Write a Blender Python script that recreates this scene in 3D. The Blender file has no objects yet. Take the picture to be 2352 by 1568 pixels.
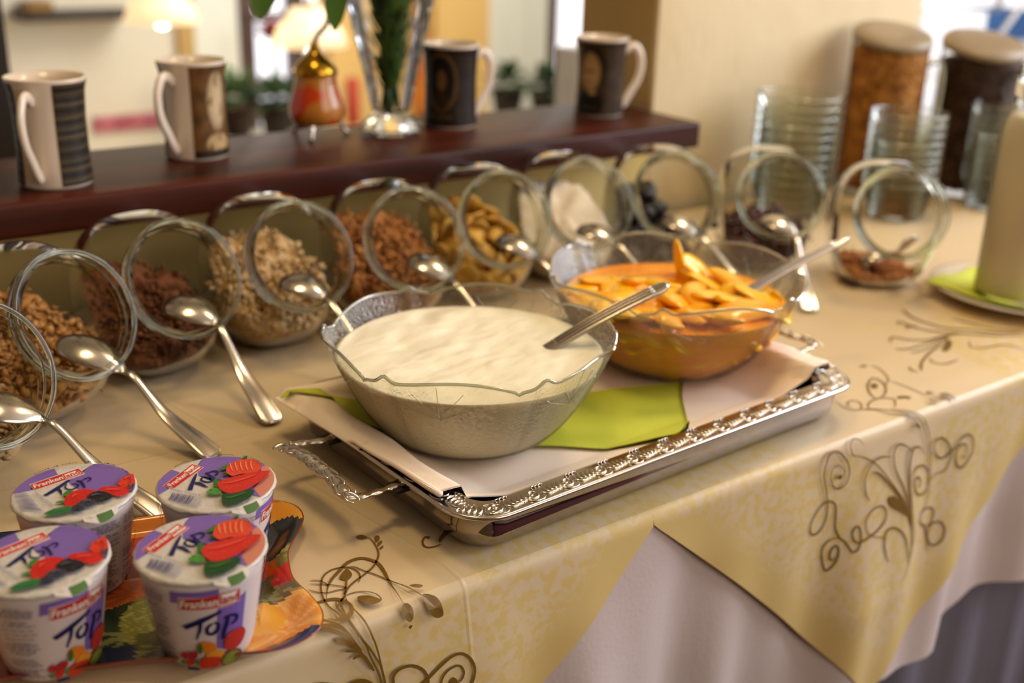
import bpy, bmesh, math, random
import numpy as np
from mathutils import Vector, Matrix, noise
random.seed(7); np.random.seed(7)
PI = math.pi
S = bpy.context.scene
COL = S.collection

# ------------------------------------------------------------------ camera
AX = np.array([0.81048679, -0.19160043, 0.5535345])      # world axes seen in camera (right, down, forward)
AY = np.array([-0.58512553, -0.30868827, 0.7498931])
AZ = np.array([0.02718976, -0.93166562, -0.36229807])
FPX, CAMH = 2611.66, 0.41
cam = bpy.data.cameras.new('camera'); camo = bpy.data.objects.new('camera', cam); COL.objects.link(camo)
camo.matrix_world = Matrix(((AX[0], -AX[1], -AX[2], 0), (AY[0], -AY[1], -AY[2], 0), (AZ[0], -AZ[1], -AZ[2], CAMH), (0, 0, 0, 1)))
cam.sensor_width = 36; cam.lens = 36 * FPX / 2352; cam.clip_start = 0.02
cam.dof.use_dof = True; cam.dof.focus_distance = 0.75; cam.dof.aperture_fstop = 3.8
S.camera = camo

# ------------------------------------------------------------------ render look
S.view_settings.view_transform = 'Standard'; S.view_settings.look = 'None'
S.view_settings.exposure = 0.0; S.view_settings.gamma = 1.0; S.view_settings.use_curve_mapping = False
cy = S.cycles
cy.max_bounces = 14; cy.diffuse_bounces = 4; cy.glossy_bounces = 5; cy.transmission_bounces = 10
cy.transparent_max_bounces = 80; cy.use_denoising = True; cy.caustics_reflective = False; cy.caustics_refractive = False
cy.sample_clamp_indirect = 4.0; cy.blur_glossy = 0.5

# ------------------------------------------------------------------ world + lights
W = bpy.data.worlds.new('world'); S.world = W; W.use_nodes = True
W.node_tree.nodes['Background'].inputs[0].default_value = (0.95, 0.85, 0.72, 1)
W.node_tree.nodes['Background'].inputs[1].default_value = 0.35
def area(name, loc, target, sx, sy, power, color):
    l = bpy.data.lights.new(name, 'AREA'); l.shape = 'RECTANGLE'; l.size = sx; l.size_y = sy; l.energy = power; l.color = color
    o = bpy.data.objects.new(name, l); COL.objects.link(o); o.location = loc
    o.rotation_euler = (Vector(target) - Vector(loc)).to_track_quat('-Z', 'Y').to_euler(); return o
area('window_light_right', (2.75, 0.0, 1.0), (0.9, 0.7, 0.0), 1.9, 1.4, 66, (0.84, 0.89, 1.0))
area('front_fill_light', (1.6, -2.4, 0.9), (0.9, 0.6, 0.0), 2.6, 1.6, 42, (1.0, 0.90, 0.80))  # added warm fill from the front, stands in for light bounced off the room
area('far_room_light', (2.6, 3.0, 1.5), (2.4, 4.2, 0.0), 1.4, 1.4, 72, (1.0, 0.96, 0.88))
def disc(name, loc, size, power, color):
    l = bpy.data.lights.new(name, 'AREA'); l.shape = 'DISK'; l.size = size; l.energy = power; l.color = color
    o = bpy.data.objects.new(name, l); COL.objects.link(o); o.location = loc; return o
disc('ceiling_lamp_light', (0.25, 0.75, 1.5), 0.32, 5.5, (1.0, 0.72, 0.34))
disc('ceiling_lamp_light', (1.4, 0.8, 1.55), 0.32, 8, (1.0, 0.76, 0.45))

# ------------------------------------------------------------------ pixel helpers (photo frame 2352x1568)
def ray(x, y):
    d = np.array([x - 1176.0, y - 784.0, FPX]); return np.array([d @ AX, d @ AY, d @ AZ])
def atz(x, y, z):
    d = ray(x, y); t = (z - CAMH) / d[2]; return Vector((t * d[0], t * d[1], z))
def aty(x, y, yy):
    d = ray(x, y); t = yy / d[1]; return Vector((t * d[0], yy, CAMH + t * d[2]))

# ------------------------------------------------------------------ colour + materials
def lin(h):
    h = h.lstrip('#'); c = [int(h[i:i + 2], 16) / 255 for i in (0, 2, 4)]
    return tuple(((v + .055) / 1.055) ** 2.4 if v > .04045 else v / 12.92 for v in c) + (1.0,)
def mat(name, color, rough=.5, metal=0, spec=.5, noise_=None, bump=None, sub=0, coat=0, emit=None, trans=0, ior=1.45, attr=None, aniso=0):
    m = bpy.data.materials.new(name); m.use_nodes = True; nt = m.node_tree; b = nt.nodes['Principled BSDF']
    c = lin(color) if isinstance(color, str) else color
    b.inputs['Base Color'].default_value = c; b.inputs['Roughness'].default_value = rough; b.inputs['Metallic'].default_value = metal
    b.inputs['Specular IOR Level'].default_value = spec; b.inputs['IOR'].default_value = ior
    b.inputs['Coat Weight'].default_value = coat; b.inputs['Transmission Weight'].default_value = trans
    if sub:
        b.inputs['Subsurface Weight'].default_value = sub; b.inputs['Subsurface Radius'].default_value = (.01, .006, .004); b.inputs['Subsurface Scale'].default_value = .5
    tc = nt.nodes.new('ShaderNodeTexCoord')
    if attr:
        a = nt.nodes.new('ShaderNodeAttribute'); a.attribute_name = attr; nt.links.new(a.outputs['Color'], b.inputs['Base Color'])
    if noise_:                                                   # (colour2, scale, detail, lo, hi, stretch)
        c2, sc, det, lo, hi = noise_[:5]; st = noise_[5] if len(noise_) > 5 else (1, 1, 1)
        mp = nt.nodes.new('ShaderNodeMapping'); mp.inputs['Scale'].default_value = st; nt.links.new(tc.outputs['Object'], mp.inputs[0])
        n = nt.nodes.new('ShaderNodeTexNoise'); n.inputs['Scale'].default_value = sc; n.inputs['Detail'].default_value = det; nt.links.new(mp.outputs[0], n.inputs['Vector'])
        r = nt.nodes.new('ShaderNodeMapRange'); r.inputs[1].default_value = lo; r.inputs[2].default_value = hi; nt.links.new(n.outputs[0], r.inputs[0])
        mx = nt.nodes.new('ShaderNodeMix'); mx.data_type = 'RGBA'; mx.inputs['A'].default_value = c; mx.inputs['B'].default_value = lin(c2) if isinstance(c2, str) else c2
        nt.links.new(r.outputs[0], mx.inputs['Factor']); nt.links.new(mx.outputs['Result'], b.inputs['Base Color'])
    if bump:                                                     # (scale, strength, distance, stretch)
        sc, s_, d_ = bump[:3]; st = bump[3] if len(bump) > 3 else (1, 1, 1)
        mp = nt.nodes.new('ShaderNodeMapping'); mp.inputs['Scale'].default_value = st; nt.links.new(tc.outputs['Object'], mp.inputs[0])
        n = nt.nodes.new('ShaderNodeTexNoise'); n.inputs['Scale'].default_value = sc; n.inputs['Detail'].default_value = 3; nt.links.new(mp.outputs[0], n.inputs['Vector'])
        bp = nt.nodes.new('ShaderNodeBump'); bp.inputs['Strength'].default_value = s_; bp.inputs['Distance'].default_value = d_
        nt.links.new(n.outputs[0], bp.inputs['Height']); nt.links.new(bp.outputs[0], b.inputs['Normal'])
    if emit:
        b.inputs['Emission Color'].default_value = lin(emit[0]) if isinstance(emit[0], str) else emit[0]; b.inputs['Emission Strength'].default_value = emit[1]
    return m
def thin_glass(name, clear, edge, rough=.02, refl=.16, milky=0.0, milk='#FFFFFF', bump=None, power=2.5):
    m = bpy.data.materials.new(name); m.use_nodes = True; nt = m.node_tree; nt.nodes.clear(); N = nt.nodes.new; L = nt.links.new
    out = N('ShaderNodeOutputMaterial'); lw = N('ShaderNodeLayerWeight'); lw.inputs[0].default_value = .5
    pw = N('ShaderNodeMath'); pw.operation = 'POWER'; pw.inputs[1].default_value = power; L(lw.outputs['Facing'], pw.inputs[0])
    mx = N('ShaderNodeMix'); mx.data_type = 'RGBA'; mx.inputs['A'].default_value = lin(clear); mx.inputs['B'].default_value = lin(edge); L(pw.outputs[0], mx.inputs['Factor'])
    tr = N('ShaderNodeBsdfTransparent'); L(mx.outputs['Result'], tr.inputs[0])
    gl = N('ShaderNodeBsdfGlossy'); gl.inputs['Roughness'].default_value = rough
    fr = N('ShaderNodeLayerWeight'); fr.inputs[0].default_value = refl
    src = tr
    if milky:
        df = N('ShaderNodeBsdfTranslucent'); df.inputs[0].default_value = lin(milk); d2 = N('ShaderNodeBsdfDiffuse'); d2.inputs[0].default_value = lin(milk)
        ms0 = N('ShaderNodeMixShader'); ms0.inputs[0].default_value = .5; L(df.outputs[0], ms0.inputs[1]); L(d2.outputs[0], ms0.inputs[2])
        ms = N('ShaderNodeMixShader'); ms.inputs[0].default_value = milky; L(tr.outputs[0], ms.inputs[1]); L(ms0.outputs[0], ms.inputs[2]); src = ms
    m2 = N('ShaderNodeMixShader'); L(fr.outputs['Fresnel'], m2.inputs[0]); L(src.outputs[0], m2.inputs[1]); L(gl.outputs[0], m2.inputs[2]); L(m2.outputs[0], out.inputs[0])
    if bump:
        tc = N('ShaderNodeTexCoord'); n = N('ShaderNodeTexNoise'); n.inputs['Scale'].default_value = bump[0]; n.inputs['Detail'].default_value = 2; L(tc.outputs['Object'], n.inputs['Vector'])
        bp = N('ShaderNodeBump'); bp.inputs['Strength'].default_value = bump[1]; bp.inputs['Distance'].default_value = bump[2]; L(n.outputs[0], bp.inputs['Height'])
        for x in (gl, fr): L(bp.outputs[0], x.inputs['Normal'])
    return m
M = {}
M['glass'] = thin_glass('jar_glass', '#F8F7F2', '#9A9E8C', .05, .08, power=3.5)
M['crystalfoot'] = mat('solid_crystal', '#F6F8FA', .0, trans=1, ior=1.54)
M['traywall'] = mat('polished_tray_wall', '#B4A9A0', .07, 1, noise_=('#A89C92', 20, 2, .3, .7))
M['neckglass'] = thin_glass('jar_neck_glass', '#F8F8F2', '#959C8A', .04, .12, power=4.0)
M['rimglass'] = mat('rim_glass', '#EAF3EC', .0, trans=1, ior=1.47)
M['bowlglass'] = thin_glass('pressed_bowl_glass', '#F2F0E4', '#B8BA9E', .14, .11, .10, '#FFF2D8', (380, .9, .003), 4.0)
M['stackglass'] = thin_glass('stacked_bowl_glass', '#F4F4EE', '#9A9C8A', .06, .12, .05, '#C8C4B4', power=3)
M['crystal'] = thin_glass('cut_crystal', '#FAFBFC', '#DDE3E8', .03, .22, power=1.6)
M['steel'] = mat('polished_steel', '#C9C0B8', .16, 1)
M['spoonsteel'] = mat('spoon_steel', '#CFC6BE', .20, 1)
M['traysteel'] = mat('brushed_tray_steel', '#B4A9A0', .22, 1, bump=(300, .1, .0006, (1, 14, 14)))
M['silver'] = mat('embossed_silver', '#D6CDC4', .17, 1)
M['blackpl'] = mat('black_bracket', '#15110F', .4)
M['wall'] = mat('cream_wallpaper', '#D9C6A0', .75, noise_=('#CDB88F', 5, 3, .35, .7), bump=(55, .35, .004, (3, 3, .5)))
M['reveal'] = mat('ochre_wall_reveal', '#C2A268', .8, noise_=('#B49358', 3, 3, .3, .7))
M['lowerwall'] = mat('yellow_cream_wall', '#E2CB8C', .8, noise_=('#D8BF7C', 3, 3, .3, .7))
M['farwall'] = mat('far_cream_wall', '#E4DFD0', .85, noise_=('#DAD3C0', 2, 2, .3, .7))
M['farwarm'] = mat('far_ochre_wall', '#E9C47E', .85, noise_=('#DFB870', 2, 2, .3, .7))
M['pale'] = mat('pale_curtain', '#E9EBE2', .9, noise_=('#D8DCD0', 6, 2, .3, .7, (4, 4, .2)))
M['floor'] = mat('dark_floor', '#6E5A45', .5, noise_=('#5A4836', 4, 3, .3, .7))
M['ceil'] = mat('ceiling_plaster', '#E6DCC8', .9, noise_=('#DCD0B8', 2, 2, .3, .7))
M['roomwall'] = mat('room_plaster', '#B89C74', .9, noise_=('#AC9066', 2, 2, .3, .7))
M['wood'] = mat('mahogany_shelf', '#461604', .42, noise_=('#240A03', 7, 5, .35, .68, (.35, 5, 5)), bump=(30, .2, .001, (.3, 5, 5)), spec=.2, coat=.03)
M['darkwood'] = mat('dark_wood', '#1C120E', .5, noise_=('#2A1B14', 9, 3, .3, .7))
M['framewood'] = mat('window_frame_wood', '#5B453E', .6, noise_=('#46342E', 9, 3, .3, .7))
M['china'] = mat('bone_china', '#DCCBB8', .18, spec=.5, coat=.3, noise_=('#D6C4B0', 8, 2, .3, .7))
M['undercloth'] = mat('white_table_linen', '#CDBDB8', .75, noise_=('#C4B2AE', 6, 3, .3, .7), bump=(260, .3, .0008))
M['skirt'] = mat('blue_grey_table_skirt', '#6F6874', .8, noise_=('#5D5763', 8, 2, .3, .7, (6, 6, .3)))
M['napkin'] = mat('cream_linen_napkin', '#FFEFE0', .7, noise_=('#FAE6D4', 5, 2, .3, .7), bump=(500, .25, .0006, (1, 3, 1)), sub=.0)
M['lime'] = mat('lime_tissue_napkin', '#CDD448', .7, noise_=('#C4CC3E', 8, 2, .3, .7), bump=(350, .3, .0008))
M['yogurt'] = mat('plain_yogurt', '#FDF2D8', .32, sub=.35, noise_=('#FAF0D8', 9, 3, .3, .7), bump=(28, .5, .004, (1, 2.4, 1)))
M['syrup'] = mat('peach_syrup', '#F49400', .08, spec=.25, noise_=('#FFAE14', 26, 3, .35, .65))
M['peach'] = mat('peach_flesh', '#FBA80C', .2, sub=.04, noise_=('#FFC024', 60, 3, .4, .65), coat=.3)
M['peach2'] = mat('peach_flesh_yellow', '#FFC51A', .2, sub=.04, noise_=('#FAA40C', 50, 3, .5, .75), coat=.3)
M['milk'] = mat('white_milk', '#FBF2DE', .3, noise_=('#F8EDD4', 6, 2, .3, .7), sub=.1)
M['cup'] = mat('white_cup_plastic', '#D3C6C6', .34, noise_=('#CDBFBF', 20, 2, .3, .7), sub=.05)
M['foil'] = mat('lid_foil', '#CDC6BE', .34, noise_=('#C6BEB4', 30, 2, .3, .7), bump=(260, .5, .0012))
M['print'] = mat('printed_ink', '#FFFFFF', .4, spec=.25, attr='Col')
M['melamine'] = mat('fruit_print_melamine', '#FFFFFF', .2, attr='Col', coat=.3)
M['gold'] = mat('polished_brass', '#B98B2C', .18, 1)
M['leaf'] = mat('green_leaves', '#3A5C24', .45, noise_=('#527C30', 14, 2, .3, .7))
M['stem'] = mat('green_stems', '#3D5A2A', .45, noise_=('#2A4420', 30, 2, .3, .7))
M['farleaf'] = mat('far_green_leaves', '#48643E', .6, noise_=('#2F4A30', 6, 2, .3, .7))
M['opal'] = mat('opal_lamp_glass', '#F3DCC4', .4, emit=('#FFD9A0', 1.0), noise_=('#EED2B6', 5, 2, .3, .7))
M['bulb'] = mat('glowing_bulb', '#FFF3D8', .4, emit=('#FFD890', 60))
M['sky'] = mat('bright_window_sky', '#FFFFFF', .5, emit=((.86, .88, 1.0, 1), 1.25))
M['sky2'] = mat('bright_window_side', '#FFFFFF', .5, emit=((.88, .90, 1.0, 1), 1.1))
M['red'] = mat('red_flower', '#8C2418', .6, noise_=('#A3341F', 20, 2, .3, .7))
M['pinkband'] = mat('pink_wall_border', '#B9707C', .8, noise_=('#9E4C5C', 9, 2, .35, .65, (3, 1, 1)))
M['white'] = mat('white_plastic', '#E8E6E6', .5, noise_=('#DEDCDC', 8, 2, .3, .7))
M['blue'] = mat('blue_plastic', '#2C5B8C', .5, noise_=('#264F7C', 8, 2, .3, .7))
M['plate'] = mat('white_glazed_plate', '#DCCDB8', .2, coat=.3, noise_=('#D6C6B0', 8, 2, .3, .7))
M['lid'] = mat('grey_storage_lid', '#8C7A5E', .35, noise_=('#83725A', 8, 2, .3, .7))
M['amberglass'] = mat('amber_painted_glass', '#B8742A', .12, noise_=('#C43E14', 26, 1, .47, .53, (1, 1, 1.6)), coat=.4)
M['burgundy'] = mat('added_chair_burgundy', '#4E1424', .8, noise_=('#431020', 20, 2, .3, .7))
M['scroll'] = mat('gold_scroll_print', '#6E4E16', .42, noise_=('#7E5E20', 12, 2, .3, .7), metal=.1)
M['flake_gold'] = mat('toasted_oat_flake', '#C49358', .75, noise_=('#9A6430', 70, 2, .35, .7))
M['flake_tan'] = mat('oat_flake', '#B79468', .8, noise_=('#8C6A42', 70, 2, .35, .7))
M['bran'] = mat('brown_bran_flake', '#5E3218', .8, noise_=('#845030', 90, 2, .4, .7))
M['flake_pale'] = mat('pale_oat_flake', '#E0C298', .8, noise_=('#BC9868', 80, 2, .35, .7))
M['crunch'] = mat('brown_crunch_flake', '#B47A42', .8, noise_=('#8A5226', 70, 2, .4, .7))
M['banana'] = mat('banana_chip', '#D9AE50', .5, noise_=('#B98430', 90, 2, .4, .7))
M['sugar'] = mat('white_coconut_powder', '#E6DACA', .85, noise_=('#DACBB8', 60, 2, .3, .7), bump=(300, .4, .001))
M['prune'] = mat('black_prune', '#120E10', .35, noise_=('#221A1E', 60, 2, .3, .7), bump=(90, .8, .004))
M['raisin'] = mat('dark_raisin', '#3A1A12', .4, noise_=('#5A2012', 60, 2, .4, .7))
M['seed'] = mat('orange_brown_seed', '#B9773A', .7, noise_=('#8E5222', 120, 2, .4, .7))
M['cereal_dark'] = mat('cocoa_cereal', '#3A2620', .7, noise_=('#5C4036', 60, 2, .4, .7))
M['cereal_gold'] = mat('golden_cereal', '#C8883A', .7, noise_=('#8A4E18', 45, 3, .4, .7))

# ------------------------------------------------------------------ mesh helpers
def link(o, parent=None):
    COL.objects.link(o)
    if parent is not None: o.parent = parent
    return o
def mobj(name, V, F, m, parent=None, smooth=True, colors=None):
    me = bpy.data.meshes.new(name); me.from_pydata([tuple(v) for v in V], [], [tuple(f) for f in F])
    if smooth: me.polygons.foreach_set('use_smooth', [True] * len(me.polygons))
    if m is not None: me.materials.append(m)
    if colors is not None:                                       # one colour per face
        at = me.color_attributes.new('Col', 'FLOAT_COLOR', 'CORNER'); buf = []
        for p in me.polygons: buf += list(colors[p.index]) * p.loop_total
        at.data.foreach_set('color', buf)
    me.update(); return link(bpy.data.objects.new(name, me), parent)
def empty(name, loc=(0, 0, 0), rz=0):
    o = bpy.data.objects.new(name, None); o.empty_display_size = .02; COL.objects.link(o); o.location = loc; o.rotation_euler = (0, 0, rz); return o
def tag(o, label=None, cat=None, group=None, kind=None):
    if label: o['label'] = label
    if cat: o['category'] = cat
    if group: o['group'] = group
    if kind: o['kind'] = kind
    return o
class MB:
    def __init__(s): s.V = []; s.F = []; s.C = []
    def add(s, V, F, c=None):
        n = len(s.V); s.V += [tuple(v) for v in V]; s.F += [tuple(i + n for i in f) for f in F]
        if c is not None: s.C += [c] * len(F)
    def box(s, a, b, c=None):
        x0, y0, z0 = a; x1, y1, z1 = b
        s.add([(x0, y0, z0), (x1, y0, z0), (x1, y1, z0), (x0, y1, z0), (x0, y0, z1), (x1, y0, z1), (x1, y1, z1), (x0, y1, z1)],
              [(0, 3, 2, 1), (4, 5, 6, 7), (0, 1, 5, 4), (1, 2, 6, 5), (2, 3, 7, 6), (3, 0, 4, 7)], c)
    def build(s, name, m, parent=None, smooth=True): return mobj(name, s.V, s.F, m, parent, smooth, s.C if s.C else None)
def box(name, a, b, m, parent=None, bev=0):
    q = MB(); q.box(a, b); o = q.build(name, m, parent, False)
    if bev:
        bm = bmesh.new(); bm.from_mesh(o.data); bmesh.ops.bevel(bm, geom=bm.edges[:], offset=bev, segments=3, affect='EDGES', profile=.6); bm.to_mesh(o.data); bm.free()
        o.data.polygons.foreach_set('use_smooth', [True] * len(o.data.polygons))
    return o
def lathe(prof, n=48, close=False, mod=None):
    V = []; F = []; k = len(prof)
    for i, (r, z) in enumerate(prof):
        for j in range(n):
            a = 2 * PI * j / n; rr, zz = (r, z) if mod is None else mod(i, a, r, z)
            V.append((rr * math.cos(a), rr * math.sin(a), zz))
    for i in range(k - 1 + (1 if close else 0)):
        for j in range(n):
            a, b = i * n + j, i * n + (j + 1) % n; c, d = ((i + 1) % k) * n + (j + 1) % n, ((i + 1) % k) * n + j; F.append((a, b, c, d))
    return V, F
def tube(P, R, n=8, flat=1.0, up=None):
    P = [Vector(p) for p in P]; V = []; F = []; k = len(P)
    if not hasattr(R, '__len__'): R = [R] * k
    T0 = (P[1] - P[0]).normalized(); U = Vector(up) if up else (Vector((0, 0, 1)) if abs(T0.z) < .9 else Vector((1, 0, 0)))
    for i in range(k):
        T = (P[min(i + 1, k - 1)] - P[max(i - 1, 0)]).normalized(); Sd = T.cross(U)
        if Sd.length < 1e-5: Sd = T.orthogonal()
        Sd.normalize(); Nn = Sd.cross(T)
        if not up: U = Nn
        for j in range(n):
            a = 2 * PI * j / n; V.append(P[i] + Sd * (R[i] * math.cos(a)) + Nn * (R[i] * flat * math.sin(a)))
    for i in range(k - 1):
        for j in range(n): F.append((i * n + j, i * n + (j + 1) % n, (i + 1) * n + (j + 1) % n, (i + 1) * n + j))
    F.append(tuple(range(n))[::-1]); F.append(tuple(range((k - 1) * n, k * n))); return V, F
def cat(P, m=8, closed=False):                                   # Catmull-Rom
    P = [Vector(p) for p in P]; n = len(P); out = []
    for i in range(n if closed else n - 1):
        g = (lambda k: P[k % n]) if closed else (lambda k: P[min(max(k, 0), n - 1)])
        a, b, c, d = g(i - 1), g(i), g(i + 1), g(i + 2)
        for t in range(m):
            t /= m; out.append(.5 * ((2 * b) + (c - a) * t + (2 * a - 5 * b + 4 * c - d) * t * t + (3 * b - a - 3 * c + d) * t ** 3))
    if not closed: out.append(P[-1])
    return out
def copy_tree(o, parent=None):
    c = o.copy(); COL.objects.link(c); c.parent = parent
    for ch in o.children: copy_tree(ch, c)
    return c
def sstep(x): x = max(0, min(1, x)); return x * x * (3 - 2 * x)

# ================================================================== SETTING
WY = 1.15                                                        # plane of the near wall face
def struct(o): o['kind'] = 'structure'; return o
struct(box('floor', (-2.6, -2.8, -.80), (4.6, WY, -.75), M['floor']))
struct(box('ceiling', (-2.6, -2.8, 1.85), (4.6, 6.2, 1.92), M['ceil']))
WX = aty(2114, 60, WY).x                                           # right end of the near wall
struct(box('wall_back', (1.075, WY, -.75), (WX, 1.31, 1.85), M['wall'], bev=.004))
struct(box('wall_back_lower', (-2.6, WY, -.75), (1.074, 1.228, .116), M['lowerwall']))
struct(box('wall_back_reveal', (1.0735, WY + .006, .150), (1.0748, 1.309, 1.84), M['reveal']))
struct(box('wall_left', (-2.7, -2.8, -.75), (-2.6, 1.31, 1.85), M['roomwall']))
struct(box('wall_front', (-2.6, -2.9, -.75), (4.6, -2.8, 1.85), M['roomwall']))
struct(box('wall_right', (4.6, -2.8, -.75), (4.7, 6.2, 1.85), M['roomwall']))
sh = box('trim_1', (-2.3, 1.038, .1175), (1.058, 1.230, .150), M['wood'], bev=.004); struct(sh)   # broad mahogany shelf of the opening

# ------------------------------------------------------------------ far room beyond the opening
FY = 4.6
def prect(px0, py0, px1, py1, y):                                # rectangle on the plane y seen at those pixels
    a, b, c, d = aty(px0, py0, y), aty(px1, py0, y), aty(px0, py1, y), aty(px1, py1, y)
    return min(a.x, c.x) * .5 + max(a.x, c.x) * .5, (b.x + d.x) / 2, (c.z + d.z) / 2, (a.z + b.z) / 2
def fx(px, y=FY): return aty(px, 150, y).x
struct(box('floor_far', (-2.6, 1.31, -1.66), (4.6, 6.2, -1.6), M['floor']))
def wallseg(name, p0, p1, z0, z1, m, y=FY, d=.22): return struct(box(name, (fx(p0, y), y, z0), (fx(p1, y), y + d, z1), m))
wallseg('wall_far_left', -500, 452, -1.6, 1.85, M['farwall'])
wallseg('wall_far_centre', 762, 1002, -1.6, 1.85, M['farwarm'])
wallseg('wall_far_warm', 1002, 1122, -1.6, 1.85, M['farwarm'], FY - .05)
wallseg('wall_far_pale', 1122, 1254, -1.6, 1.85, M['pale'])
wallseg('wall_far_right', 1372, 1900, -1.6, 1.85, M['farwall'])
wallseg('trim_2', 415, 452, -1.6, 1.85, M['reveal'], FY - .03, .03)
wallseg('wall_far_reveal', 452, 552, -1.6, 1.85, M['pale'])
zs = aty(640, 300, FY).z
struct(box('wall_far_sill', (fx(552), FY, -1.6), (fx(762), FY + .2, zs), M['farwall']))
def window(name, p0, p1, frame_px, mull):
    e = struct(empty(name, ((fx(p0) + fx(p1)) / 2, FY + .1, zs)))
    ox = e.location.x
    for a, b in frame_px: box('frame', (fx(a) - ox, -.05, 0), (fx(b) - ox, .02, 1.7), M['framewood'], e)
    for zz in mull: box('crossbar', (fx(p0) - ox, -.04, zz - zs), (fx(p1) - ox, .01, zz - zs + .03), M['framewood'], e)
    box('pane', (fx(p0) - ox, .03, -.02), (fx(p1) - ox, .035, 1.7), M['sky'], e)
window('window_1', 552, 764, [(552, 602), (684, 716)], [aty(640, 50, FY).z, aty(640, 205, FY).z])
window('window_2', 1252, 1374, [(1252, 1292)], [aty(1330, 178, FY).z])
o = wallseg('trim_3', 200, 420, aty(300, 297, FY).z, aty(300, 262, FY).z, M['pinkband'], FY - .012, .01)
# dark rail shelf on the far wall with a wooden box
x0, x1, z0, z1 = prect(52, 28, 312, 47, FY - .15)
tag(box('wall_shelf', (x0, FY - .15, z0), (x1, FY, z1), M['darkwood'], bev=.004), 'dark narrow shelf high on the cream wall of the far room', 'shelf')
x0, x1, z0, z1 = prect(58, 4, 122, 27, FY - .12)
tag(box('wooden_box', (x0, FY - .13, z0), (x1, FY - .02, z1), M['scroll'], bev=.004), 'small brown box standing on the left end of the far shelf', 'box')
x0, x1, z0, z1 = prect(-60, -40, 26, 372, 1.75)
tag(box('dark_post', (x0, 1.75, -1.6), (x1, 1.83, 1.85), M['darkwood'], bev=.004), 'nearly black upright post at the left edge beyond the shelf', 'post')
x0, x1, z0, z1 = prect(980, -30, 1000, 200, FY - .2)
tag(box('curtain_rod_post', (x0, FY - .14, -1.6), (x1, FY - .10, 1.8), M['framewood'], bev=.003), 'grey upright pole in front of the ochre far wall', 'pole')
x0, x1, z0, z1 = prect(958, 20, 982, 262, FY - .5)
tag(box('orange_banner', (x0, FY - .5, z0), (x1, FY - .46, z1), mat('orange_cloth', '#C8741A', .8, noise_=('#A85A14', 6, 2, .3, .7)), bev=.01), 'narrow orange cloth hanging between vase and oval portrait mug', 'cloth')
x0, x1, z0, z1 = prect(798, 178, 822, 285, FY - .4)
q = MB(); V, F = lathe([(.001, 0), (.028, 0), (.03, .01), (.03, z1 - z0 - .01), (.02, z1 - z0), (.001, z1 - z0)], 16); q.add([(v[0], v[1], v[2]) for v in V], F)
o = q.build('red_candle', mat('red_wax', '#B5452C', .6, noise_=('#A33A24', 6, 2, .3, .7))); o.location = ((x0 + x1) / 2, FY - .4, z0)
tag(o, 'tall red candle in the far room seen left of the crystal vase', 'candle')
tag(box('window_counter', (fx(440), FY - .75, zs - .45), (fx(1372), FY - .25, zs - .40), M['farwall'], bev=.01), 'pale counter below the far windows carrying the potted plants', 'counter')

def pendant(px, py, y, r, label):
    c = aty(px, py, y); e = tag(empty('pendant_lamp', c), label, 'lamp', None)
    V, F = lathe([(.03, r * .95), (.06, r * .93), (r * .55, r * .75), (r * .85, r * .4), (r, 0), (r * .97, 0), (r * .82, r * .37), (r * .52, r * .70), (.03, r * .88)], 32)
    mobj('lamp_shade', V, F, M['opal'], e)
    V, F = lathe([(.001, -.018), (.016, -.012), (.024, .004), (.036, .03), (.044, .06), (.034, .09), (.014, .11), (.001, .112)], 20); mobj('bulb', V, F, M['bulb'], e)
    V, F = lathe([(.001, r * .7), (.02, r * .7), (.022, r * 1.02), (.008, r * 1.1), (.001, r * 1.1)], 16); mobj('socket', V, F, M['gold'], e)
    V, F = tube([(0, 0, r), (0, 0, 1.85 - c.z)], .004, 6); mobj('cord', V, F, M['darkwood'], e)
    l = bpy.data.lights.new('pendant_light', 'POINT'); l.energy = 5; l.color = (1, .78, .5); l.shadow_soft_size = .04
    lo = bpy.data.objects.new('pendant_light', l); COL.objects.link(lo); lo.parent = e; lo.location = (0, 0, -.06)
pendant(372, 50, 3.6, .115, 'opal glass pendant lamp hanging in front of the dark far shelf')
pendant(712, 104, 3.5, .125, 'glowing opal pendant lamp hanging behind the glass bell jar ornament')

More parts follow.
